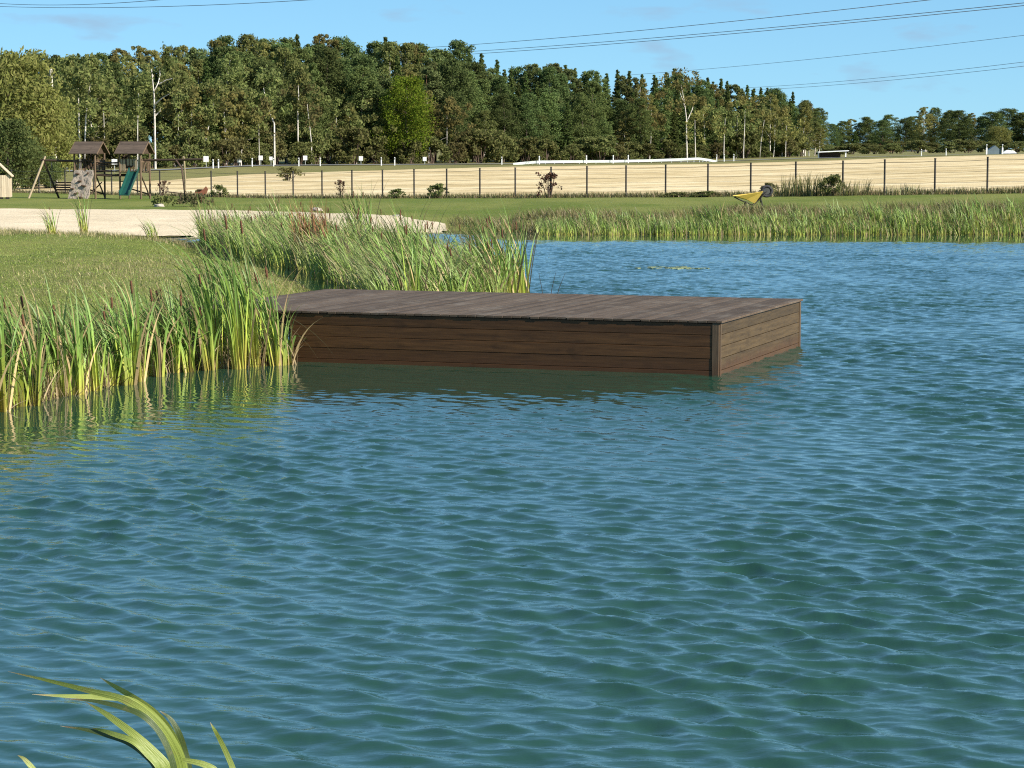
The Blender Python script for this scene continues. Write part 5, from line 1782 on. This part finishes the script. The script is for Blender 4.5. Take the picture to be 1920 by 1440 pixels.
# tray open to the upper left; rim points (near and far sides), bottom keel
rim = [L2(1378, 367, -0.30), L2(1428, 358.5, -0.30), L2(1424, 361, 0.34), L2(1381, 366, 0.34)]
nose = [L2(1373, 367.5, -0.1), L2(1373, 367, 0.14)]
bot = [L2(1398, 373, -0.18), L2(1413, 381, -0.18), L2(1413, 380, 0.2), L2(1398, 374, 0.2)]
vs = rim + nose + bot
fs = [(0, 6, 7, 1), (1, 7, 8, 2), (2, 8, 9, 3), (6, 9, 8, 7), (0, 4, 6), (4, 5, 9, 6), (5, 3, 9)]
tray.add(vs, fs)
to = tray.build('tray', M['yellow'], wb)
md = to.modifiers.new('thick', 'SOLIDIFY'); md.thickness = 0.02
mb = MB()
wc = Vector(L2(1436, 358, 0.02))
ringp = []
for k in range(20):
    a = 2 * math.pi * k / 19
    ringp.append(wc + Vector((0.19 * math.cos(a), 0.03 * math.cos(a), 0.19 * math.sin(a))))
mb.tube(ringp, 0.055, 8, False)
tyre = mb.build('wheel', M['rubber'], wb)
mb = MB(); mb.tube([wc + Vector((0, -0.05, 0)), wc + Vector((0, 0.05, 0))], 0.13, 12); mb.build('rim', M['wire'], tyre)
for yy in (-0.2, 0.24):
    mb = MB()
    mb.tube([L2(1436, 358, yy * 0.35), L2(1422, 373, yy), L2(1410, 384, yy), L2(1386, 374, yy), L2(1376, 369, yy)], 0.022, 6)
    mb.build('handle', M['darkmetal'], wb)
    mb = MB()
    mb.tube([L2(1424, 370, yy), L2(1428, 386, yy), (L2(1428, 386, yy)[0], yy, -0.05)], 0.02, 6)
    mb.build('leg', M['darkmetal'], wb)
    mb = MB()
    mb.tube([L2(1398, 377, yy), (L2(1392, 386, yy)[0], yy, -0.05)], 0.02, 6)
    mb.build('leg', M['darkmetal'], wb)

# ------------------------------------------------------------------ power cables
CAB = [((760, 100), (1800, -4), 'upper power cable rising to the right from the forest'), ((760, 112), (1960, 4), 'power cable rising right, middle of the three near the forest'), ((760, 117), (1960, 9), 'lowest power cable rising right from where the forest dips'),
       ((1180, 147), (1960, 63), 'single thin power cable above the right forest'), ((1400, 171), (1960, 113), 'upper of the paired power cables at the right'), ((1400, 176), (1960, 121), 'lower of the paired power cables at the right'),
       ((-40, 12), (420, -4), 'upper power cable in the top left corner'), ((-40, 19), (760, -4), 'lower power cable in the top left corner')]
for i, (a, b, lb) in enumerate(CAB):
    d0, d1 = (400.0, 210.0) if i < 3 else (520.0, 330.0) if i < 6 else (330.0, 230.0)
    A0 = Vector(PY(*a, d0)); B0 = Vector(PY(*b, d1))
    ext = B0 + (B0 - A0) * 0.35
    ext0 = A0 - (B0 - A0) * (0.02 if i < 6 else 0.3)
    sag = 0.9 if i < 6 else 2.0
    pts = []
    for k in range(41):
        s = k / 40
        pts.append(ext0.lerp(ext, s) + Vector((0, 0, -sag * 4 * s * (1 - s) + sag * 0.9)))
    mb = MB(); mb.tube(pts, 0.034 if i < 3 else 0.032, 5)
    tag(mb.build('power_cable', M['cable']), lb, 'cable', 'power cables in the sky')

# ------------------------------------------------------------------ remove never-placed prototypes
unplaced = [o for o in bpy.data.objects if o.parent is None and o.location.z < -40]
unplaced_all = set()
for o in unplaced:
    unplaced_all.update([o] + list(o.children_recursive))
for o in unplaced_all:
    bpy.data.objects.remove(o)

# ------------------------------------------------------------------ light, sky, camera
SUN_EL, SUN_AZ = rad(33), (math.cos(rad(30)), -math.sin(rad(30)))
toward = Vector((SUN_AZ[0] * math.cos(SUN_EL), SUN_AZ[1] * math.cos(SUN_EL), math.sin(SUN_EL)))
sl_ = bpy.data.lights.new('sun', 'SUN')
sl_.energy = 5.0
sl_.angle = rad(0.5)
sl_.color = (1.0, 0.93, 0.82)
so = bpy.data.objects.new('sun', sl_); COL.objects.link(so)
so.rotation_euler = toward.to_track_quat('Z', 'Y').to_euler()
so.location = (30, -20, 60)

w = bpy.data.worlds.new('World'); scene.world = w
w.use_nodes = True
nt = w.node_tree
nt.nodes.clear()
sky = nt.nodes.new('ShaderNodeTexSky'); sky.sky_type = 'NISHITA'; sky.sun_disc = False
sky.sun_elevation = SUN_EL
sky.sun_rotation = math.atan2(SUN_AZ[0], SUN_AZ[1])
sky.altitude = 100; sky.air_density = 0.6; sky.dust_density = 0.0; sky.ozone_density = 6.0
tc = nt.nodes.new('ShaderNodeTexCoord')
mp = nt.nodes.new('ShaderNodeMapping'); mp.inputs['Scale'].default_value = (9, 9, 34)
nz = nt.nodes.new('ShaderNodeTexNoise'); nz.inputs['Scale'].default_value = 2.3; nz.inputs['Detail'].default_value = 5
rp = nt.nodes.new('ShaderNodeValToRGB'); rp.color_ramp.elements[0].position = 0.58; rp.color_ramp.elements[1].position = 0.72
rp.color_ramp.elements[0].color = (0, 0, 0, 1); rp.color_ramp.elements[1].color = (0.6, 0.6, 0.6, 1)
mx = nt.nodes.new('ShaderNodeMix'); mx.data_type = 'RGBA'
bg = nt.nodes.new('ShaderNodeBackground'); bg.inputs['Strength'].default_value = 0.15
out = nt.nodes.new('ShaderNodeOutputWorld')
nt.links.new(tc.outputs['Generated'], mp.inputs['Vector']); nt.links.new(mp.outputs[0], nz.inputs['Vector']); nt.links.new(nz.outputs['Fac'], rp.inputs['Fac'])
nt.links.new(rp.outputs['Color'], mx.inputs[0]); gm = nt.nodes.new('ShaderNodeGamma'); gm.inputs['Gamma'].default_value = 0.5
tn = nt.nodes.new('ShaderNodeMix'); tn.data_type = 'RGBA'; tn.blend_type = 'MULTIPLY'; tn.inputs[0].default_value = 1.0; tn.inputs[7].default_value = (0.73, 1.16, 1.36, 1)
nt.links.new(sky.outputs[0], gm.inputs['Color']); nt.links.new(gm.outputs[0], tn.inputs[6]); nt.links.new(tn.outputs[2], mx.inputs[6]); mx.inputs[7].default_value = (1.35, 1.95, 2.65, 1)
nt.links.new(mx.outputs[2], bg.inputs['Color']); nt.links.new(bg.outputs[0], out.inputs['Surface'])

cam = bpy.data.cameras.new('camera')
cam.sensor_width = 36
cam.lens = 36 * F / 1920
cam.clip_start = 0.1
cam.clip_end = 9000
co = bpy.data.objects.new('camera', cam); COL.objects.link(co)
co.location = (0, 0, CAMZ)
co.rotation_euler = (math.pi / 2 - PITCH, 0, 0)
scene.camera = co
scene.view_settings.view_transform = 'Standard'
scene.view_settings.look = 'None'
scene.view_settings.exposure = 0.8
scene.view_settings.gamma = 1
scene.cycles.use_denoising = False
scene.cycles.filter_width = 1.15
scene.cycles.max_bounces = 6
scene.cycles.diffuse_bounces = 2
scene.cycles.glossy_bounces = 3
scene.cycles.transmission_bounces = 2
scene.render.resolution_x = 1024
scene.render.resolution_y = 768
